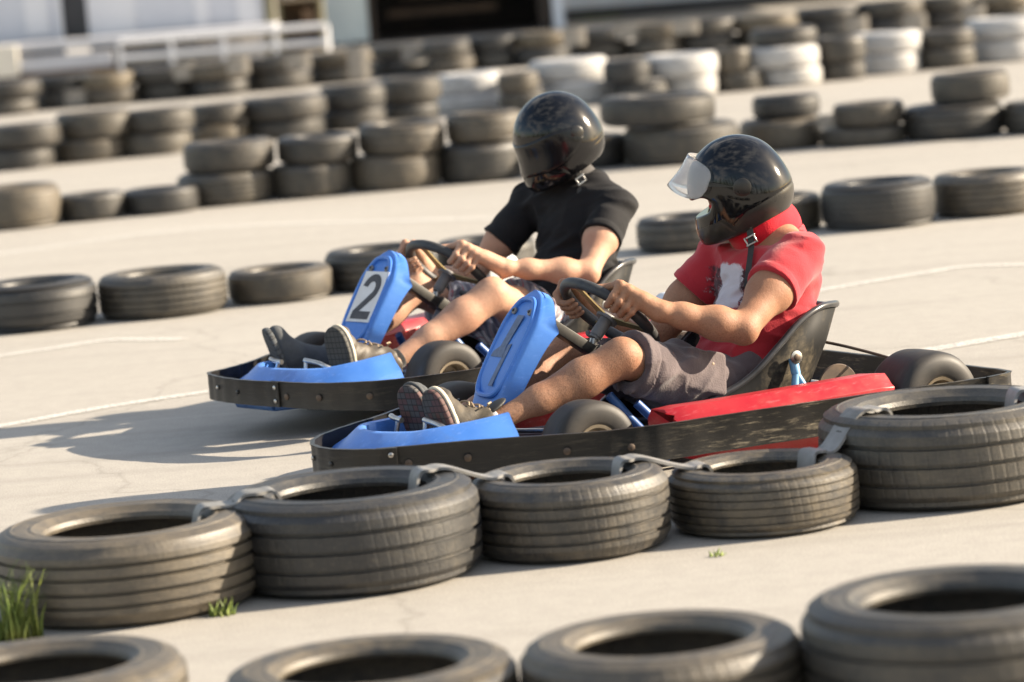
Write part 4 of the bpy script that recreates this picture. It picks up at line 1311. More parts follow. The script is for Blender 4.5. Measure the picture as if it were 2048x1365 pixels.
TEE_RED = cloth('red_cotton', red_tee)
TEE_BLK = cloth('black_cotton', lambda t, v: ramp(t, [(.35, (.008, .008, .010)), (.65, (.014, .0135, .015))], noise(t, v, 8, 4)).outputs[0], sheen=.03)
SHORT_G = cloth('mauve_grey_cotton', lambda t, v: ramp(t, [(.35, (.095, .074, .078)), (.65, (.14, .11, .112))], noise(t, v, 12, 5)).outputs[0], bs=.4)
SHORT_P = cloth('plaid_cotton', plaid)
SCARF = cloth('bright_red_fabric', lambda t, v: ramp(t, [(.35, (.62, .004, .020)), (.65, (.52, .003, .016))], noise(t, v, 9, 3)).outputs[0])
NECKB = cloth('dark_grey_fabric', lambda t, v: ramp(t, [(.35, (.03, .028, .03)), (.65, (.07, .065, .065))], noise(t, v, 9, 3)).outputs[0])
BELT = cloth('navy_waistband', lambda t, v: ramp(t, [(.35, (.02, .02, .03)), (.65, (.035, .033, .05))], noise(t, v, 9, 3)).outputs[0])
SOCKW = cloth('white_sock', lambda t, v: ramp(t, [(.3, (.72, .71, .72)), (.7, (.6, .59, .61))], noise(t, v, 30, 3)).outputs[0])
SOCKB = cloth('black_sock', lambda t, v: ramp(t, [(.3, (.015, .015, .017)), (.7, (.03, .03, .032))], noise(t, v, 30, 3)).outputs[0])
m, t, b = mat('glossy_black_helmet', (.006, .006, .007), .07, spec=.5, coat=.0)
b.inputs['Coat Roughness'].default_value = .03
v = ocoord(t); n = noise(t, v, 30, 4, .7); t.links.new(math_(t, 'MULTIPLY_ADD', n, .10, .03), b.inputs['Roughness'])
HELM = m
HELM_M = noisy('dusty_black_helmet', (.016, .0155, .015), (.04, .037, .032), 9, .30, rvar=.25, spec=.5)
TRIM = noisy('dull_black_trim', (.02, .02, .02), (.035, .033, .03), 20, .6)
m, t, b = mat('clear_visor', (.97, .97, .97), .1); b.inputs['Transmission Weight'].default_value = .80; b.inputs['IOR'].default_value = 1.14
v = ocoord(t); n = noise(t, v, 40, 5, .7); t.links.new(math_(t, 'MULTIPLY_ADD', n, .25, .02), b.inputs['Roughness'])
VISOR_C = m
m, t, b = mat('dark_visor', (.007, .007, .008), .16, spec=.4); VISOR_D = m
SHOE_B = noisy('olive_brown_shoe', (.085, .068, .046), (.04, .034, .027), 26, .75, b_=.3, bscale=120)
SHOE_G = noisy('dark_grey_suede', (.055, .06, .065), (.085, .09, .095), 16, .85, b_=.4, bscale=90)
SHOE_K = noisy('brown_leather_shoe', (.055, .045, .035), (.10, .08, .06), 18, .6, b_=.2)
LACE = noisy('tan_lace', (.42, .33, .22), (.3, .22, .14), 40, .8)
MIDSOLE = noisy('cream_midsole', (.62, .56, .44), (.50, .44, .34), 18, .7)


def sole_material(name, base, spot, fwd, width_axis):
    """rubber sole with a cut grid of blocks, a few of them coloured"""
    m, t, b = mat(name, base, .75)
    v = ocoord(t)
    d1 = N(t, 'ShaderNodeVectorMath', operation='DOT_PRODUCT'); t.links.new(v, d1.inputs[0]); d1.inputs[1].default_value = fwd
    d2 = N(t, 'ShaderNodeVectorMath', operation='DOT_PRODUCT'); t.links.new(v, d2.inputs[0]); d2.inputs[1].default_value = width_axis
    a = math_(t, 'MULTIPLY', d1.outputs['Value'], 55.0); c_ = math_(t, 'MULTIPLY', d2.outputs['Value'], 62.0)
    fa, fb = math_(t, 'FRACT', a), math_(t, 'FRACT', c_)
    line = math_(t, 'MAXIMUM', math_(t, 'LESS_THAN', fa, .16), math_(t, 'LESS_THAN', fb, .14))
    cell = N(t, 'ShaderNodeCombineXYZ'); t.links.new(math_(t, 'FLOOR', a), cell.inputs[0]); t.links.new(math_(t, 'FLOOR', c_), cell.inputs[1])
    wn = N(t, 'ShaderNodeTexWhiteNoise', noise_dimensions='2D'); t.links.new(cell.outputs[0], wn.inputs['Vector'])
    c = mixc(t, math_(t, 'MULTIPLY', math_(t, 'GREATER_THAN', wn.outputs['Value'], .48), .75 if spot else 0), mixc(t, noise(t, v, 30, 4), base, tuple(x * 1.7 for x in base)), spot or base)
    c = mixc(t, math_(t, 'MULTIPLY', line, .8), c, (.012, .011, .011))
    t.links.new(c, b.inputs['Base Color']); bump(t, b, math_(t, 'SUBTRACT', 1.0, line), .6, .003)
    return m


def V(*a): return Vector(a)


def lerp(a, b, u): return Vector(a) * (1 - u) + Vector(b) * u


RIMC, RIMR, RN, RU, RV = V(.004, 0, .424), .147, V(-.69, 0, .724).normalized(), V(0, 1, 0), V(.724, 0, .69)


def add_hand(S, deg, side, wrist, fr=.0098, curl=1.0):
    """five fingers closed on the steering wheel rim at an angle"""
    a = R_(deg); P = RIMC + (RU * math.cos(a) + RV * math.sin(a)) * RIMR
    R = (RU * math.cos(a) + RV * math.sin(a)); T = (-RU * math.sin(a) + RV * math.cos(a)) * side
    W = Vector(wrist)

    def q(phi, r, tt): return P + (RN * math.cos(R_(phi)) + R * math.sin(R_(phi))) * r + T * tt
    offs = (.037, .0135, -.0095, -.031); lens = (1.0, 1.06, 1.0, .86); rr = (1.0, 1.03, .98, .86)
    mcps = []
    for k in range(4):
        o = offs[k]; L = lens[k]; f = fr * rr[k]
        m0 = q(50, .049 + .002 * (k == 1), o * 1.02); pts = [m0, q(100 + 3 * k, .0365 * L, o), q(160 + 4 * k, .0285, o * .96), q(212, .0255, o * .92), q(255, .0250, o * .88)]
        mcps.append(m0)
        S.chain(pts, [f * 1.12, f * 1.04, f * .98, f * .9, f * .78], .003)
        S.ell(m0 + (m0 - P).normalized() * .001, (f * 1.22,) * 3, k=.008)
        S.ell(pts[1], (f * 1.12,) * 3, k=.005)
    # palm and back of the hand
    wr = W
    for k in range(4): S.cone(lerp(wr, mcps[k], .22), lerp(wr, mcps[k], .97), .0175, .0125, .014)
    S.cone(wr, lerp(wr, (mcps[1] + mcps[2]) / 2, .55), .025, .021, .02)
    # thumb from the side of the palm along the inside of the rim
    tb = lerp(wr, mcps[0], .35) + T * .008
    th = [tb, q(8, .040, .040), q(-42, .031, .058), q(-72, .027, .083)]
    S.chain(th, [.0185, .0128, .0108, .0085], .007)
    S.ell(lerp(tb, th[1], .45), (.018, .018, .018), k=.015)
    return P, T, R


def make_person(origin, heading, D, label):
    P = empty('person', (origin[0], origin[1], 0), PI + R_(heading)); tag(P, label, 'person', 'kart drivers')
    pel, mid, nek = V(*D['pelvis']), V(*D['mid']), V(*D['neck'])
    s_lo = (mid - pel).normalized(); s_hi = (nek - mid).normalized()
    shy = D['twist']; lat = V(math.sin(shy), math.cos(shy), 0)

    def tf(s):
        f = lat.cross(s).normalized(); return Matrix((f, s.cross(f), s)).transposed()
    Mlo, Mhi = tf(s_lo), tf(s_hi)
    body = SDF()
    # torso
    body.ell(pel + s_lo * .02, (.105, .155, .115), Mlo, k=.05)
    body.ell(lerp(pel, mid, .62), (.105, .140, .14), Mlo, k=.06)
    chest = lerp(mid, nek, .42)
    body.ell(chest, (.108, .158, .165), Mhi, k=.06)
    SH = {1: V(*D['shL']), -1: V(*D['shR'])}; EL = {1: V(*D['elL']), -1: V(*D['elR'])}; WR = {1: V(*D['wrL']), -1: V(*D['wrR'])}
    body.cone(SH[1], SH[-1], .044, .044, .05)
    for s in (1, -1): body.cone(SH[s], lerp(nek, SH[s], .2) + s_hi * .005, .046, .042, .04)
    hd = V(*D['head']); hf = V(*D['hdir']).normalized(); hu0 = V(0, 0, 1); Mh = frame(hf, V(*D['hup'])); hu = V(Mh[0][2], Mh[1][2], Mh[2][2])
    body.cone(nek - s_hi * .02, hd - hu * .06, .058, .056, .03)
    # head with a face, mostly inside the helmet
    body.ell(hd, (.094, .074, .112), Mh, k=.02); body.ell(hd + hf * .045 - hu * .062, (.048, .050, .052), Mh, k=.03)
    body.cone(hd + hf * .094 - hu * .004, hd + hf * .110 - hu * .034, .009, .014, .010)
    for s in (1, -1):
        l_ = V(Mh[0][1], Mh[1][1], Mh[2][1]) * s
        body.ell(hd + hf * .082 + l_ * .031 + hu * .002, (.012, .016, .010), Mh, k=.006, op='s'); body.ell(hd + hf * .078 + l_ * .031 + hu * .002, (.010, .012, .010), Mh, k=.003)
        body.ell(hd - hf * .005 + l_ * .074 - hu * .01, (.020, .008, .032), Mh, k=.008)
    body.cone(hd + hf * .088 - hu * .064 + V(Mh[0][1], Mh[1][1], Mh[2][1]) * .02, hd + hf * .088 - hu * .064 - V(Mh[0][1], Mh[1][1], Mh[2][1]) * .02, .007, .007, .006)
    # arms
    ar = D['arm']
    for s in (1, -1):
        sh, el, wr = SH[s], EL[s], WR[s]
        body.cone(sh, lerp(sh, el, .5), ar * 1.02, ar * 1.0, .04); body.cone(lerp(sh, el, .5), el, ar * .98, ar * .76, .02)
        dn = (el - sh).normalized(); fo = (wr - el).normalized()
        bul = (fo - dn * fo.dot(dn)).normalized()
        body.ell(lerp(sh, el, .55) + bul * .009, (ar * .88,) * 3, k=.04)
        body.ell(lerp(sh, el, .45) - bul * .008, (ar * .88,) * 3, k=.04)
        body.cone(el, lerp(el, wr, .30), ar * .76, ar * .82, .02); body.cone(lerp(el, wr, .30), lerp(el, wr, .72), ar * .82, ar * .60, .03); body.cone(lerp(el, wr, .72), wr, ar * .60, ar * .47, .03)
        body.ell(el + (dn - fo).normalized() * ar * .22, (ar * .55,) * 3, k=.02)
        body.ell(lerp(el, wr, .97), (ar * .50, ar * .56, ar * .46), frame(fo, RN), k=.02)
        add_hand(body, D['hand'][s], s, lerp(el, wr, 1.02))
    # legs
    HP = {1: V(*D['hipL']), -1: V(*D['hipR'])}; KN = {1: V(*D['kneeL']), -1: V(*D['kneeR'])}; AN = {1: V(*D['ankL']), -1: V(*D['ankR'])}
    lg = D['leg']
    for s in (1, -1):
        hp, kn, an = HP[s], KN[s], AN[s]
        body.cone(hp, lerp(hp, kn, .55), lg * 1.42, lg * 1.22, .04); body.cone(lerp(hp, kn, .55), lerp(hp, kn, .97), lg * 1.22, lg * .94, .04)
        th = (kn - hp).normalized(); sn = (an - kn).normalized(); front = (th - sn).normalized()
        back = (-(th) - sn * 0); back = (back - sn * back.dot(sn)).normalized()
        body.ell(kn + front * lg * .18, (lg * .78, lg * .72, lg * .80), frame(sn, front), k=.03)           # knee cap
        body.ell(kn + front * lg * .10 + sn * lg * .85, (lg * .62, lg * .55, lg * .55), frame(sn, front), k=.03)
        body.cone(kn, lerp(kn, an, .28), lg * .86, lg * .84, .03); body.cone(lerp(kn, an, .28), lerp(kn, an, .62), lg * .84, lg * .66, .03); body.cone(lerp(kn, an, .62), an, lg * .66, lg * .50, .03)
        body.ell(lerp(kn, an, .32) + back * lg * .30, ((an - kn).length * .24, lg * .72, lg * .62), frame(sn, back), k=.05)    # calf
        hl, to = V(*D['foot'][s][0]), V(*D['foot'][s][1])
        body.cone(an, lerp(hl, to, .08) - V(.04, 0, 0), lg * .5, .030, .02); body.cone(lerp(hl, to, .08) - V(.04, 0, 0), lerp(hl, to, .85) - V(.03, 0, 0), .030, .022, .02)
        body.ell(an + V(0, s * .026, 0), (.015,) * 3, k=.02)
    body.mesh('body', .0032, D['skin'], P, 2)
    # ---- shirt
    T_ = SDF(); g = .017
    T_.ell(pel + s_lo * .03, (.118, .166, .115), Mlo, k=.05)
    T_.ell(lerp(pel, mid, .62), (.118 + g, .150 + g, .15), Mlo, k=.06); T_.ell(chest, (.112 + g, .162 + g, .172), Mhi, k=.06)
    T_.cone(SH[1], SH[-1], .058 * D['sl'], .058 * D['sl'], .05)
    for s in (1, -1): T_.cone(SH[s], lerp(nek, SH[s], .25), .060, .056, .05)
    T_.plane(lerp(pel, mid, .0) - s_lo * .01, -s_lo, .006)
    T_.plane(nek + s_hi * .035 + V(*D['collar_off']), (s_hi + V(.35, 0, 0)).normalized(), .01)
    fold_dirs = D['folds']

    FOLD = np.array(Matrix.Rotation(R_(28), 3, 'X') @ Matrix.Rotation(R_(-18), 3, 'Y'))

    def wr_fn(Pp):
        q = Pp - np.array(pel)
        w_ = q + vnoise(q, (6, 6, 6), 9)[:, None] * .06
        a = vnoise(q, (8, 8, 14), 3) * .005 + vnoise(w_ @ FOLD, (12, 10, 46), 5) * .006 + (1 - np.abs(vnoise(w_ @ FOLD, (7, 7, 24), 15))) ** 3 * -.010
        return a
    T_.disp(wr_fn)
    sl = SDF()
    for s in (1, -1):
        sh, el = SH[s], EL[s]; u = D['sleeve'][s]
        dn = (el - sh).normalized(); e = lerp(sh, el, u)
        sl.cone(sh + s_hi * .004, lerp(sh, el, u * .55), .066, .072, .03); sl.cone(lerp(sh, el, u * .55), e, .072, ar + .020, .02)
    T_all = SDF(); T_all.ops = list(T_.ops)
    # union of trunk and sleeves, sleeves cut at the hem and hollowed for the arm

    def sleeve_d(Pp):
        d = np.full(len(Pp), .3)
        for s in (1, -1):
            sh, el = SH[s], EL[s]; u = D['sleeve'][s]; dn = np.array((el - sh).normalized()); e = lerp(sh, el, u)
            one = SDF(); one.cone(sh, lerp(sh, el, u * .55), .066 * D['sl'], .073 * D['sl'], .03); one.cone(lerp(sh, el, u * .55), lerp(sh, el, u + .1), .073 * D['sl'], ar + .025, .02)
            q = one.ev(Pp) + vnoise(Pp, (16, 16, 16), 4) * .005 + vnoise(Pp @ np.array(frame(dn, (0, 0, 1))), (34, 12, 12), 6) * .003
            cut = (Pp - np.array(e)) @ dn + vnoise(Pp, (14, 14, 14), 8) * .004
            q = q - .0022 * ((cut > -.024) & (cut < .003))
            q = np.maximum(q, cut)
            arm = SDF(); arm.cone(sh, el, ar + .004, ar + .002, 0)
            hol = np.maximum(-(arm.ev(Pp)), 0)
            hollow = np.maximum(arm.ev(Pp), -(cut + .035))        # deep inside near the hem
            q = np.maximum(q, -hollow)
            d = np.minimum(d, q)
        return d
    c_ = (SH[1] + SH[-1]) / 2
    T_all.ops.append(('u', sleeve_d, .018, np.array(c_), .52))
    for s in (1, -1):
        sh, el = SH[s], EL[s]
        a1 = lerp(sh, el, D['sleeve'][s] + .02)
        T_all.cone(a1, el + (el - sh) * .3, ar + .006, ar + .006, .004, op='s')
    T_all.ops[-1] = T_all.ops[-1]
    neck_h = SDF()
    T_all.cone(nek - s_hi * .03, nek + s_hi * .1, D['neck_r'][0] - .006, D['neck_r'][0] + .004, .006, op='s')
    lo, hi = T_.bounds()
    lo2, hi2 = sl.bounds()
    T_all.bounds = lambda: (np.minimum(lo, lo2) - .01, np.maximum(hi, hi2) + .01)
    T_all.mesh('t_shirt', .0038, D['tee'], P, 2)
    # ---- shorts
    S_ = SDF()
    S_.ell(pel + s_lo * .005, (.125, .172, .115), Mlo, k=.05)
    for s in (1, -1):
        hp, kn = HP[s], KN[s]
        S_.cone(hp, lerp(hp, kn, .5), lg * 1.58, lg * 1.42, .05); S_.cone(lerp(hp, kn, .5) - V(0, 0, .002), lerp(hp, kn, .95) - V(0, 0, .008), lg * 1.42, lg * 1.36, .04)
    S_.ell((HP[1] + HP[-1]) / 2 + V(.08, 0, -.01), (.12, .12, .07), k=.05)
    S_.plane(lerp(pel, mid, .34), s_lo, .006)
    for s in (1, -1):
        hp, kn = HP[s], KN[s]; d = (kn - hp).normalized(); e = lerp(hp, kn, D['hem'][s])
        dn, ee = np.array(d), np.array(e)
        S_.ops.append(('i', (lambda dn, ee, s: lambda Pp: np.where(Pp[:, 1] * s > 0, (Pp - ee) @ dn + vnoise(Pp, (16, 16, 16), 2) * .005, -.2))(dn, ee, s), .004, None, None))
        S_.cone(lerp(hp, kn, D['hem'][s] - .05), lerp(hp, kn, 1.1), lg * 1.16, lg * 1.16, .004, op='s')
    FOLD2 = np.array(Matrix.Rotation(R_(-35), 3, 'Y'))

    def wrS(Pp):
        q = Pp - np.array(pel)
        w_ = q + vnoise(q, (7, 7, 7), 13)[:, None] * .05
        return vnoise(q, (12, 10, 12), 12) * .006 + vnoise(w_ @ FOLD2, (40, 9, 14), 14) * .008 + (1 - np.abs(vnoise(w_ @ FOLD2, (20, 7, 9), 16))) ** 3 * -.011
    def hemband(Pp):
        o = np.zeros(len(Pp))
        for s in (1, -1):
            d = np.array((KN[s] - HP[s]).normalized()); e = np.array(lerp(HP[s], KN[s], D['hem'][s])); q = (Pp - e) @ d
            o += -.0022 * ((q > -.026) & (Pp[:, 1] * s > 0)) + .0016 * ((np.abs(q + .029) < .003) & (Pp[:, 1] * s > 0))
        return o
    S_.disp(wrS); S_.disp(hemband)
    if D['pocket']:
        hp, kn = HP[1], KN[1]; d = (kn - hp).normalized(); out = V(0, 1, 0); up_ = d.cross(out)
        if up_.z < 0: up_ = -up_
        outw = (out + up_ * .35).normalized()
        pc = lerp(hp, kn, .42) + outw * (lg * 1.40); Mp = Matrix((d, outw, d.cross(outw))).transposed()
        S_.box(pc, (.066, .016, .058), Mp, .008, .012)
        S_.box(pc + outw * .003 - d * .032, (.024, .017, .060), Mp, .006, .008)
    shorts = S_.mesh('shorts', .0036, D['short'], P, 1)
    if D['pocket']:
        for q in (-.02, .022):
            p = pc + outw * .020 + d * (-.028 + q * .3) + Mp @ V(0, 0, 0) + d.cross(outw) * q
            MB().lathe([(0, 0), (.0045, 0), (.0045, .002), (0, .003)], 10, Matrix.Translation(p) @ outw.to_track_quat('Z', 'Y').to_matrix().to_4x4()).build('button', RUST, shorts)
    bl = SDF(); bl.ell(pel + s_lo * .01, (.122, .169, .115), Mlo, k=0); bl.plane(lerp(pel, mid, .42), s_lo, .004); bl.plane(lerp(pel, mid, .20), -s_lo, .004)
    bl.mesh('waistband', .005, BELT, P, 2)
    # ---- shoes and socks
    for s in (1, -1):
        hl, to = V(*D['foot'][s][0]), V(*D['foot'][s][1]); an = AN[s]; kn = KN[s]
        ax_ = (to - hl).normalized(); L = (to - hl).length
        n = V(*D['soledir'][s]); n = (n - ax_ * n.dot(ax_)).normalized(); wv = ax_.cross(n)
        Mf = Matrix((ax_, wv, n)).transposed()
        B = lambda u, w_, h_: hl + ax_ * (u * L) + wv * w_ - n * h_
        inn = wv * (-.006)
        sole = SDF()
        sole.ell(B(.16, 0, .006), (.050, .033, .030), Mf, k=0); sole.ell(B(.70, -.002, .006), (.078, .046, .030), Mf, k=.03); sole.ell(B(.42, -.003, .006), (.09, .036, .030), Mf, k=.03); sole.ell(B(.88, -.006, .006), (.042, .036, .030), Mf, k=.02)
        sole.plane(B(0, 0, 0), n, .004); sole.plane(B(0, 0, .022), -n, .003)
        shoe = SDF()
        shoe.cone(B(.12, 0, .045), B(.55, -.002, .055), .034, .036, .02); shoe.cone(B(.55, -.002, .052), B(.90, -.006, .036), .037, .026, .02)
        shoe.ell(B(.72, 0, .034), (.075, .043, .032), Mf, k=.02); shoe.ell(B(.10, 0, .05), (.040, .034, .045), Mf, k=.02)
        col = lerp(an, kn, .02)
        shoe.cone(B(.14, 0, .06), an, .036, lg * .5 + .014, .02)
        shoe.cone(B(.62, 0, .052), lerp(an, kn, .03) + ax_ * .006, .036, lg * .5 + .012, .03)
        if D['shoe_kind'][s] == 'boot':
            shoe.cone(an, lerp(an, kn, .20), lg * .5 + .014, lg * .5 + .018, .01)
            shoe.plane(lerp(an, kn, .17), (kn - an).normalized(), .004)
        else:
            shoe.plane(lerp(an, kn, .045), (kn - an).normalized(), .004)
        shoe.cone(an, lerp(an, kn, .5), lg * .5 + .003, lg * .5 + .006, .003, op='s')
        shoe.plane(B(0, 0, .016), n, .002)
        if D['shoe_kind'][s] == 'trainer':
            def seam(Pp, B=B, Mf=Mf, hl=hl):
                q = (Pp - np.array(hl)) @ np.array(Mf)
                return .0018 * np.sin(q[:, 0] * 150 + q[:, 2] * 60) * (np.abs(q[:, 1]) > .012)
            shoe.disp(seam)
        sh_o = shoe.mesh('shoe', .0028, D['shoe'][s], P, 2)
        sole.mesh('sole', .0028, sole_material('shoe_sole', D['sole'][s][0], D['sole'][s][1], ax_, wv), sh_o, 1)
        if D['shoe_kind'][s] != 'boot':
            ms = SDF(); ms.ell(B(.70, -.002, .02), (.081, .049, .04), Mf, k=0); ms.ell(B(.40, -.003, .02), (.10, .039, .04), Mf, k=.03); ms.ell(B(.15, 0, .02), (.053, .036, .04), Mf, k=.03); ms.ell(B(.88, -.006, .02), (.044, .038, .04), Mf, k=.02)
            ms.plane(B(0, 0, .019), n, .004); ms.plane(B(0, 0, .034), -n, .003); ms.mesh('midsole', .0028, D['mids'][s], sh_o, 1)
            mb = MB()
            i0, i1 = B(.70, 0, .055), lerp(an, kn, .02); dI = (i1 - i0).normalized(); nI = wv.cross(dI)
            if nI.dot(ax_) < 0: nI = -nI
            I = lambda u, w_, h_: lerp(i0, i1, u) + wv * w_ + nI * (.038 + h_)
            for k in range(5):
                u = .22 + k * .14; sg = 1 if k % 2 else -1
                mb.tube(catmull([I(u, -.026, -.012), I(u + .05 * (sg > 0), -.010, .002), I(u + .05 * (sg < 0), .010, .002), I(u, .026, -.012)], 4), .0030, 6)
            mb.tube(catmull([I(.80, 0, .002), I(.72, .030, .016), I(.55, .048, .004)], 5), .0026, 6); mb.tube(catmull([I(.80, 0, .002), I(.75, -.030, .014), I(.60, -.046, .0)], 5), .0026, 6)
            mb.build('lace', LACE if s == 1 else TRIM, sh_o)
            if D['tongue'][s]:
                tg = SDF(); tg.ell(I(.98, 0, .012), (.044, .028, .009), frame(nI * .75 + dI * .55, wv.cross(nI * .75 + dI * .55)), k=0); tg.mesh('tongue', .003, TRIM, sh_o, 1)
        u_ = D['sock_u'][s]
        if u_:
            sk = SDF(); sk.cone(lerp(an, kn, -.03), lerp(an, kn, u_ + .05), lg * .5 + .0045, lg * (.5 + .25 * u_) + .005, 0); sk.plane(lerp(an, kn, u_), (kn - an).normalized(), .003)
            sk.mesh('sock', .0035, D['sock'][s], P, 1)
    # ---- collar or scarf round the neck
    ck = SDF(); c0 = nek + V(*D['collar_off'])
    up_h = (hd - hu * .06 - nek).normalized()
    ck.cone(nek - s_hi * .012, hd - hu * .085, D['neck_r'][0], D['neck_r'][1], .01)
    ck.plane(nek + V(*D['collar_cut']), -(s_hi + V(.35, 0, 0)).normalized() if D['open_collar'] else -s_hi, .003)
    ck.plane(hd - hu * .07, hu, .003)
    ck.disp(lambda Pp: vnoise(Pp, (14, 14, 34), 21) * .0045)
    ck.mesh('neck_scarf', .0035, D['scarf'], P, 2)
    if D['mask']:
        fm = SDF(); fm.ell(hd, (.0985, .0785, .1165), Mh, k=.02); fm.ell(hd + hf * .045 - hu * .062, (.053, .055, .056), Mh, k=.03)
        fm.plane(hd + hu * .012, hu, .003); fm.mesh('face_mask', .004, D['scarf'], P, 1)
    # ---- helmet
    HS = V(*D['helmet_c']); l_h = V(Mh[0][1], Mh[1][1], Mh[2][1]); k_ = D['helmet_s']
    def hp_(x, y, z): return HS + (hf * x + l_h * y + hu * z) * k_
    hel = empty('helmet', HS, 0, P)
    def mk(): return SDF()
    outer = mk()
    outer.ell(hp_(-.004, 0, .012), (.142 * k_, .122 * k_, .136 * k_), Mh, k=0)
    outer.ell(hp_(-.012, 0, -.055), (.128 * k_, .116 * k_, .095 * k_), Mh, k=.05)
    outer.ell(hp_(.060, 0, -.082), (.106 * k_, .096 * k_, .078 * k_), Mh, k=.05)
    bott = hp_(0, 0, -.122); bn = (-hu * 1 + hf * (D['hel_bottom'])).normalized()
    shell = SDF(); shell.ops = list(outer.ops)
    shell.plane(bott, bn, .014)
    # neck hollow and eye port
    shell.ell(hp_(-.006, 0, -.075), (.098 * k_, .094 * k_, .14 * k_), Mh, k=.006, op='s')
    Me = frame(hf, hu)
    shell.box(hp_(D['port'][2], 0, D['port'][0]), (.085 * k_, .128 * k_, D['port'][1] * k_), Me, .03 * k_, .004, op='s')
    def panel_groove(Pp):
        q = (Pp - np.array(HS)) @ np.array(Mh) / k_
        x, y, z = q[:, 0], q[:, 1], q[:, 2]
        line1 = np.abs(z + .105 - .30 * (x * -.35) - .0) ; line1 = np.abs(z + .062 - .18 * np.maximum(-x, -.02) * 0 + .35 * x * (x > .0))
        gro = np.exp(-(line1 / .0028) ** 2) * (x < .05) * .0016
        chin = np.abs(x - .062 - .55 * (z + .085)); gro2 = np.exp(-(chin / .003) ** 2) * (z < -.05) * .0018
        return gro + gro2
    shell.disp(panel_groove)
    ho = shell.mesh('shell', .0030, [HELM, HELM_M], hel, 3)
    # lower band and chin bar are the duller plastic
    me = ho.data; cen = np.zeros(len(me.polygons) * 3); me.polygons.foreach_get('center', cen); cen = cen.reshape(-1, 3) - np.array(hel.location) * 0
    q = (cen - np.array(HS)) @ np.array(Mh) / k_
    duller = (q[:, 2] < -.062 - .35 * q[:, 0] * (q[:, 0] > 0)) & (q[:, 0] < .05) | ((q[:, 0] > .05 + .5 * (q[:, 2] + .085)) & (q[:, 2] < -.05))
    if D['all_gloss']: duller = q[:, 2] < -.12
    me.polygons.foreach_set('material_index', duller.astype(np.int32)); me.update()
    ho.parent = hel; ho.matrix_parent_inverse = Matrix.Translation(-hel.location)
    subs = []
    pad = SDF(); pad.ell(hp_(-.004, 0, -.04), (.104 * k_, .098 * k_, .135 * k_), Mh, k=0); pad.plane(hp_(0, 0, -.104), bn, .004); pad.ell(hp_(.03, 0, -.06), (.088 * k_, .078 * k_, .17 * k_), Mh, k=.004, op='s')
    subs.append(pad.mesh('liner', .004, TRIM, None, 2))
    # visor: a strip of the outer surface, closed or swung up about its side pivots
    op = R_(D['visor'])
    piv = V(-.02, 0, .005); vis_rings = []
    def swing(p):
        d = p - piv; c_, s_ = math.cos(op), math.sin(op); d = V(d.x * c_ - d.z * s_, d.y, d.x * s_ + d.z * c_); return piv + d + V(.022, 0, .0) * (op / R_(45))
    nth, nz = 41, 11; loc = []; fs = []
    for i in range(nth):
        th = R_(-D['vth'] + 2 * D['vth'] * i / (nth - 1)); edge = max(0, abs(th) - R_(58)) / R_(42)
        for j in range(nz):
            rc_ = (1 - min(1, (abs(th) / R_(D['vth'])) ** 5)) ** .5 if op else 1.0; z0, z1 = -.062 + .044 * edge ** 1.3, .052 - .030 * edge ** 1.5; zm = (z0 + z1) / 2 + .008; z0 = zm + (z0 - zm) * (.35 + .65 * rc_); z1 = zm + (z1 - zm) * (.35 + .65 * rc_)
            loc.append((-.012 + .15 * math.cos(th), .126 * math.sin(th), z0 + (z1 - z0) * j / (nz - 1)))
    Q = np.array([tuple(hp_(*p)) for p in loc])
    for it in range(6):       # lay the shield 2 mm proud of the shell it closes on
        e = .002; d_ = outer.ev(Q) - .0025
        gr = np.stack([(outer.ev(Q + np.eye(3)[i] * e) - outer.ev(Q - np.eye(3)[i] * e)) / (2 * e) for i in range(3)], 1)
        Q = Q - gr * (d_ / np.maximum((gr * gr).sum(1), .2))[:, None]
    vs = []
    for p in Q:
        r_ = Vector(p) - HS; p = swing(V(r_.dot(hf) / k_, r_.dot(l_h) / k_, r_.dot(hu) / k_)); vs.append(hp_(p.x, p.y, p.z))
    for i in range(nth - 1):
        for j in range(nz - 1):
            a = i * nz + j; fs.append((a, a + nz, a + nz + 1, a + 1))
    vo = mesh_obj('visor', vs, fs, D['visor_m'], None)
    sd = vo.modifiers.new('Solidify', 'SOLIDIFY'); sd.thickness = .0028; sd.offset = 0; subs.append(vo)
    if op:
        for s in (1, -1):
            j0 = [Vector(v_) for v_ in vs[(nth - 1 if s == 1 else 0) * nz:][:nz]]
            e_ = hp_(-.022, s * .127, .004); rings = []
            for u, w2 in ((0, .30), (.5, .22), (1, .14)):
                a_, b_ = lerp(j0[2].lerp(j0[8], .5 - w2), e_, u), lerp(j0[2].lerp(j0[8], .5 + w2), e_, u); o_ = l_h * s * .002
                rings.append([a_ - o_, b_ - o_, b_ + o_, a_ + o_])
            subs.append(MB().rings(rings).build('visor_arm', HELM_M, None))
    for s in (1, -1):
        p = hp_(-.022, s * .124, .004); nrm = (l_h * s).normalized()
        subs.append(MB().lathe([(0, -.006), (.026, -.006), (.026, .002), (.020, .005), (0, .006)], 22, Matrix.Translation(p) @ nrm.to_track_quat('Z', 'Y').to_matrix().to_4x4()).build('pivot_cover', HELM_M, None))
        p = hp_(.098, s * .083, -.060); nrm = (l_h * s * .8 + hf * .5).normalized(); M_ = Matrix.Translation(p) @ nrm.to_track_quat('Z', 'Y').to_matrix().to_4x4()
        if not D['all_gloss']:
            subs.append(MB().lathe([(0, -.004), (.021, -.004), (.021, .006), (.016, .008), (.013, .003), (0, .003)], 20, M_).build('chin_vent', TRIM, None))
            subs.append(MB().box((0, 0, .006), (.007, .022, .006)).build('vent_slider', BRASS, None)); subs[-1].matrix_world = M_
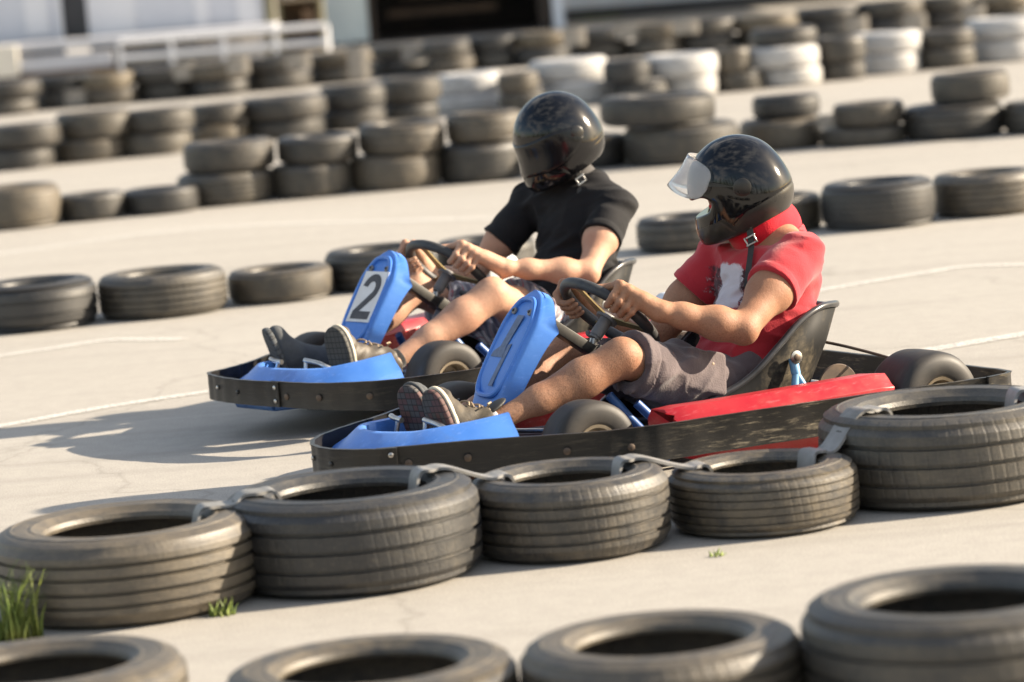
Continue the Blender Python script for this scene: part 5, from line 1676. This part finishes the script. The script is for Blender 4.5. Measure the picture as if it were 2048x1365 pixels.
    if D['all_gloss']:
        for k in range(3):
            z = -.078 - .014 * k
            subs.append(MB().tube(catmull([hp_(.147 - 5.0 * y_ * y_ + (z + .078) * .35, y_, z) for y_ in (-.055, -.03, 0, .03, .055)], 5), .0035, 8).build('chin_slot', TRIM, None))
    # chin strap with buckle
    st0 = hp_(.015, D['strap_y'], -.10); st1 = hp_(.035, D['strap_y'] + .008, -.15)
    mb = MB(); dd = V(*D['strap_d']); pts = catmull([st0, st1, st1 + dd * .5, st1 + dd], 5)
    wv_ = hf * .010; rings = []
    for p in pts: rings.append([p - wv_ - l_h * .0015, p + wv_ - l_h * .0015, p + wv_ + l_h * .0015, p - wv_ + l_h * .0015])
    mb.rings(rings); subs.append(mb.build('chin_strap', TRIM, None))
    Mb = frame(hf, -(st1 - st0).normalized()); mb = MB()
    mb.box(tuple(st1 + l_h * .004), (.030, .010, .006), Mb); mb.box(tuple(st1 + l_h * .004 + (st0 - st1).normalized() * .022), (.030, .010, .006), Mb)
    mb.box(tuple(st1 + l_h * .004 + (st0 - st1).normalized() * .011 + hf * .014), (.005, .010, .028), Mb); mb.box(tuple(st1 + l_h * .004 + (st0 - st1).normalized() * .011 - hf * .014), (.005, .010, .028), Mb)
    subs.append(mb.build('buckle', STEEL, None, bevel=.0015, seg=1))
    for o in subs:
        o.parent = hel; o.matrix_parent_inverse = Matrix.Translation(-hel.location)
    return P


D1 = dict(pelvis=(-.41, 0, .185), mid=(-.535, 0, .385), neck=(-.545, 0, .605), twist=0.0,
          shL=(-.525, .170, .535), shR=(-.505, -.170, .525), elL=(-.252, .275, .368), elR=(-.31, -.29, .285), wrL=(-.035, .195, .440), wrR=(-.09, -.195, .385),
          head=(-.466, -.006, .717), hdir=(.79, -.60, -.46), hup=(.3, -.15, 1), helmet_c=(-.458, -.008, .733), helmet_s=1.0, hel_bottom=.10,
          hipL=(-.33, .095, .165), hipR=(-.33, -.095, .165), kneeL=(.105, .20, .328), kneeR=(.06, -.165, .315), ankL=(.497, .128, .190), ankR=(.49, -.085, .18),
          foot={1: ((.600, .128, .070), (.660, .118, .292)), -1: ((.585, -.055, .065), (.645, -.030, .292))}, soledir={1: (1, .18, -.15), -1: (1, .42, -.15)},
          arm=.054, leg=.0535, hand={1: 23, -1: 163}, skin=SKIN1, tee=TEE_RED, short=SHORT_G, pocket=True, hem={1: .89, -1: .86}, sl=1.0, sleeve={1: .46, -1: .42},
          collar_off=(-.01, 0, -.046), collar_cut=(0, 0, -.072), open_collar=True, neck_r=(.104, .097), scarf=SCARF, folds=None,
          shoe={1: SHOE_B, -1: SHOE_G}, shoe_kind={1: 'trainer', -1: 'trainer'}, sole={1: ((.055, .05, .045), (.12, .05, .045)), -1: ((.06, .056, .055), (.12, .05, .045))}, mids={1: MIDSOLE, -1: SHOE_G},
          tongue={1: True, -1: False}, sock={1: SOCKW, -1: SOCKW}, sock_u={1: .085, -1: .07}, visor=47, visor_m=VISOR_C, port=(.006, .024, .163), vth=64, mask=True, all_gloss=False, strap_y=.098, strap_d=(.035, .014, -.115))
D2 = dict(pelvis=(-.42, 0, .195), mid=(-.55, 0, .41), neck=(-.575, 0, .66), twist=.12,
          shL=(-.575, .172, .575), shR=(-.51, -.175, .592), elL=(-.345, .285, .385), elR=(-.30, -.285, .36), wrL=(-.075, .195, .432), wrR=(-.085, -.19, .392),
          head=(-.488, 0, .795), hdir=(.80, -.22, -.42), hup=(.35, -.1, 1), helmet_c=(-.488, 0, .815), helmet_s=1.03, hel_bottom=.02,
          hipL=(-.34, .10, .20), hipR=(-.34, -.10, .20), kneeL=(.0, .205, .350), kneeR=(.035, -.165, .365), ankL=(.385, .155, .180), ankR=(.445, -.14, .175),
          foot={1: ((.555, .150, .09), (.590, .150, .305)), -1: ((.555, -.165, .075), (.645, -.150, .298))}, soledir={1: (1, .25, -.1), -1: (1, -.32, -.3)},
          arm=.048, leg=.055, hand={1: 24, -1: 158}, skin=SKIN2, tee=TEE_BLK, short=SHORT_P, pocket=False, hem={1: .66, -1: .74}, sl=.88, sleeve={1: .50, -1: .54},
          collar_off=(0, 0, 0), collar_cut=(0, 0, -.01), open_collar=False, neck_r=(.068, .066), scarf=NECKB, folds=None,
          shoe={1: SHOE_K, -1: SHOE_G}, shoe_kind={1: 'trainer', -1: 'boot'}, sole={1: ((.05, .048, .042), None), -1: ((.05, .055, .06), None)}, mids={1: MIDSOLE, -1: SHOE_G},
          tongue={1: False, -1: False}, sock={1: SOCKB, -1: SOCKB}, sock_u={1: .10, -1: 0}, visor=0, visor_m=VISOR_D, port=(-.004, .036, .115), vth=100, mask=False, all_gloss=True, strap_y=.078, strap_d=(.02, .01, -.03))
make_person(*KART_FRONT, D1, 'kart driver in red t-shirt and grey shorts, black helmet with clear visor raised')
make_person(*KART_REAR, D2, 'kart driver in black t-shirt and plaid shorts, black helmet with visor shut')
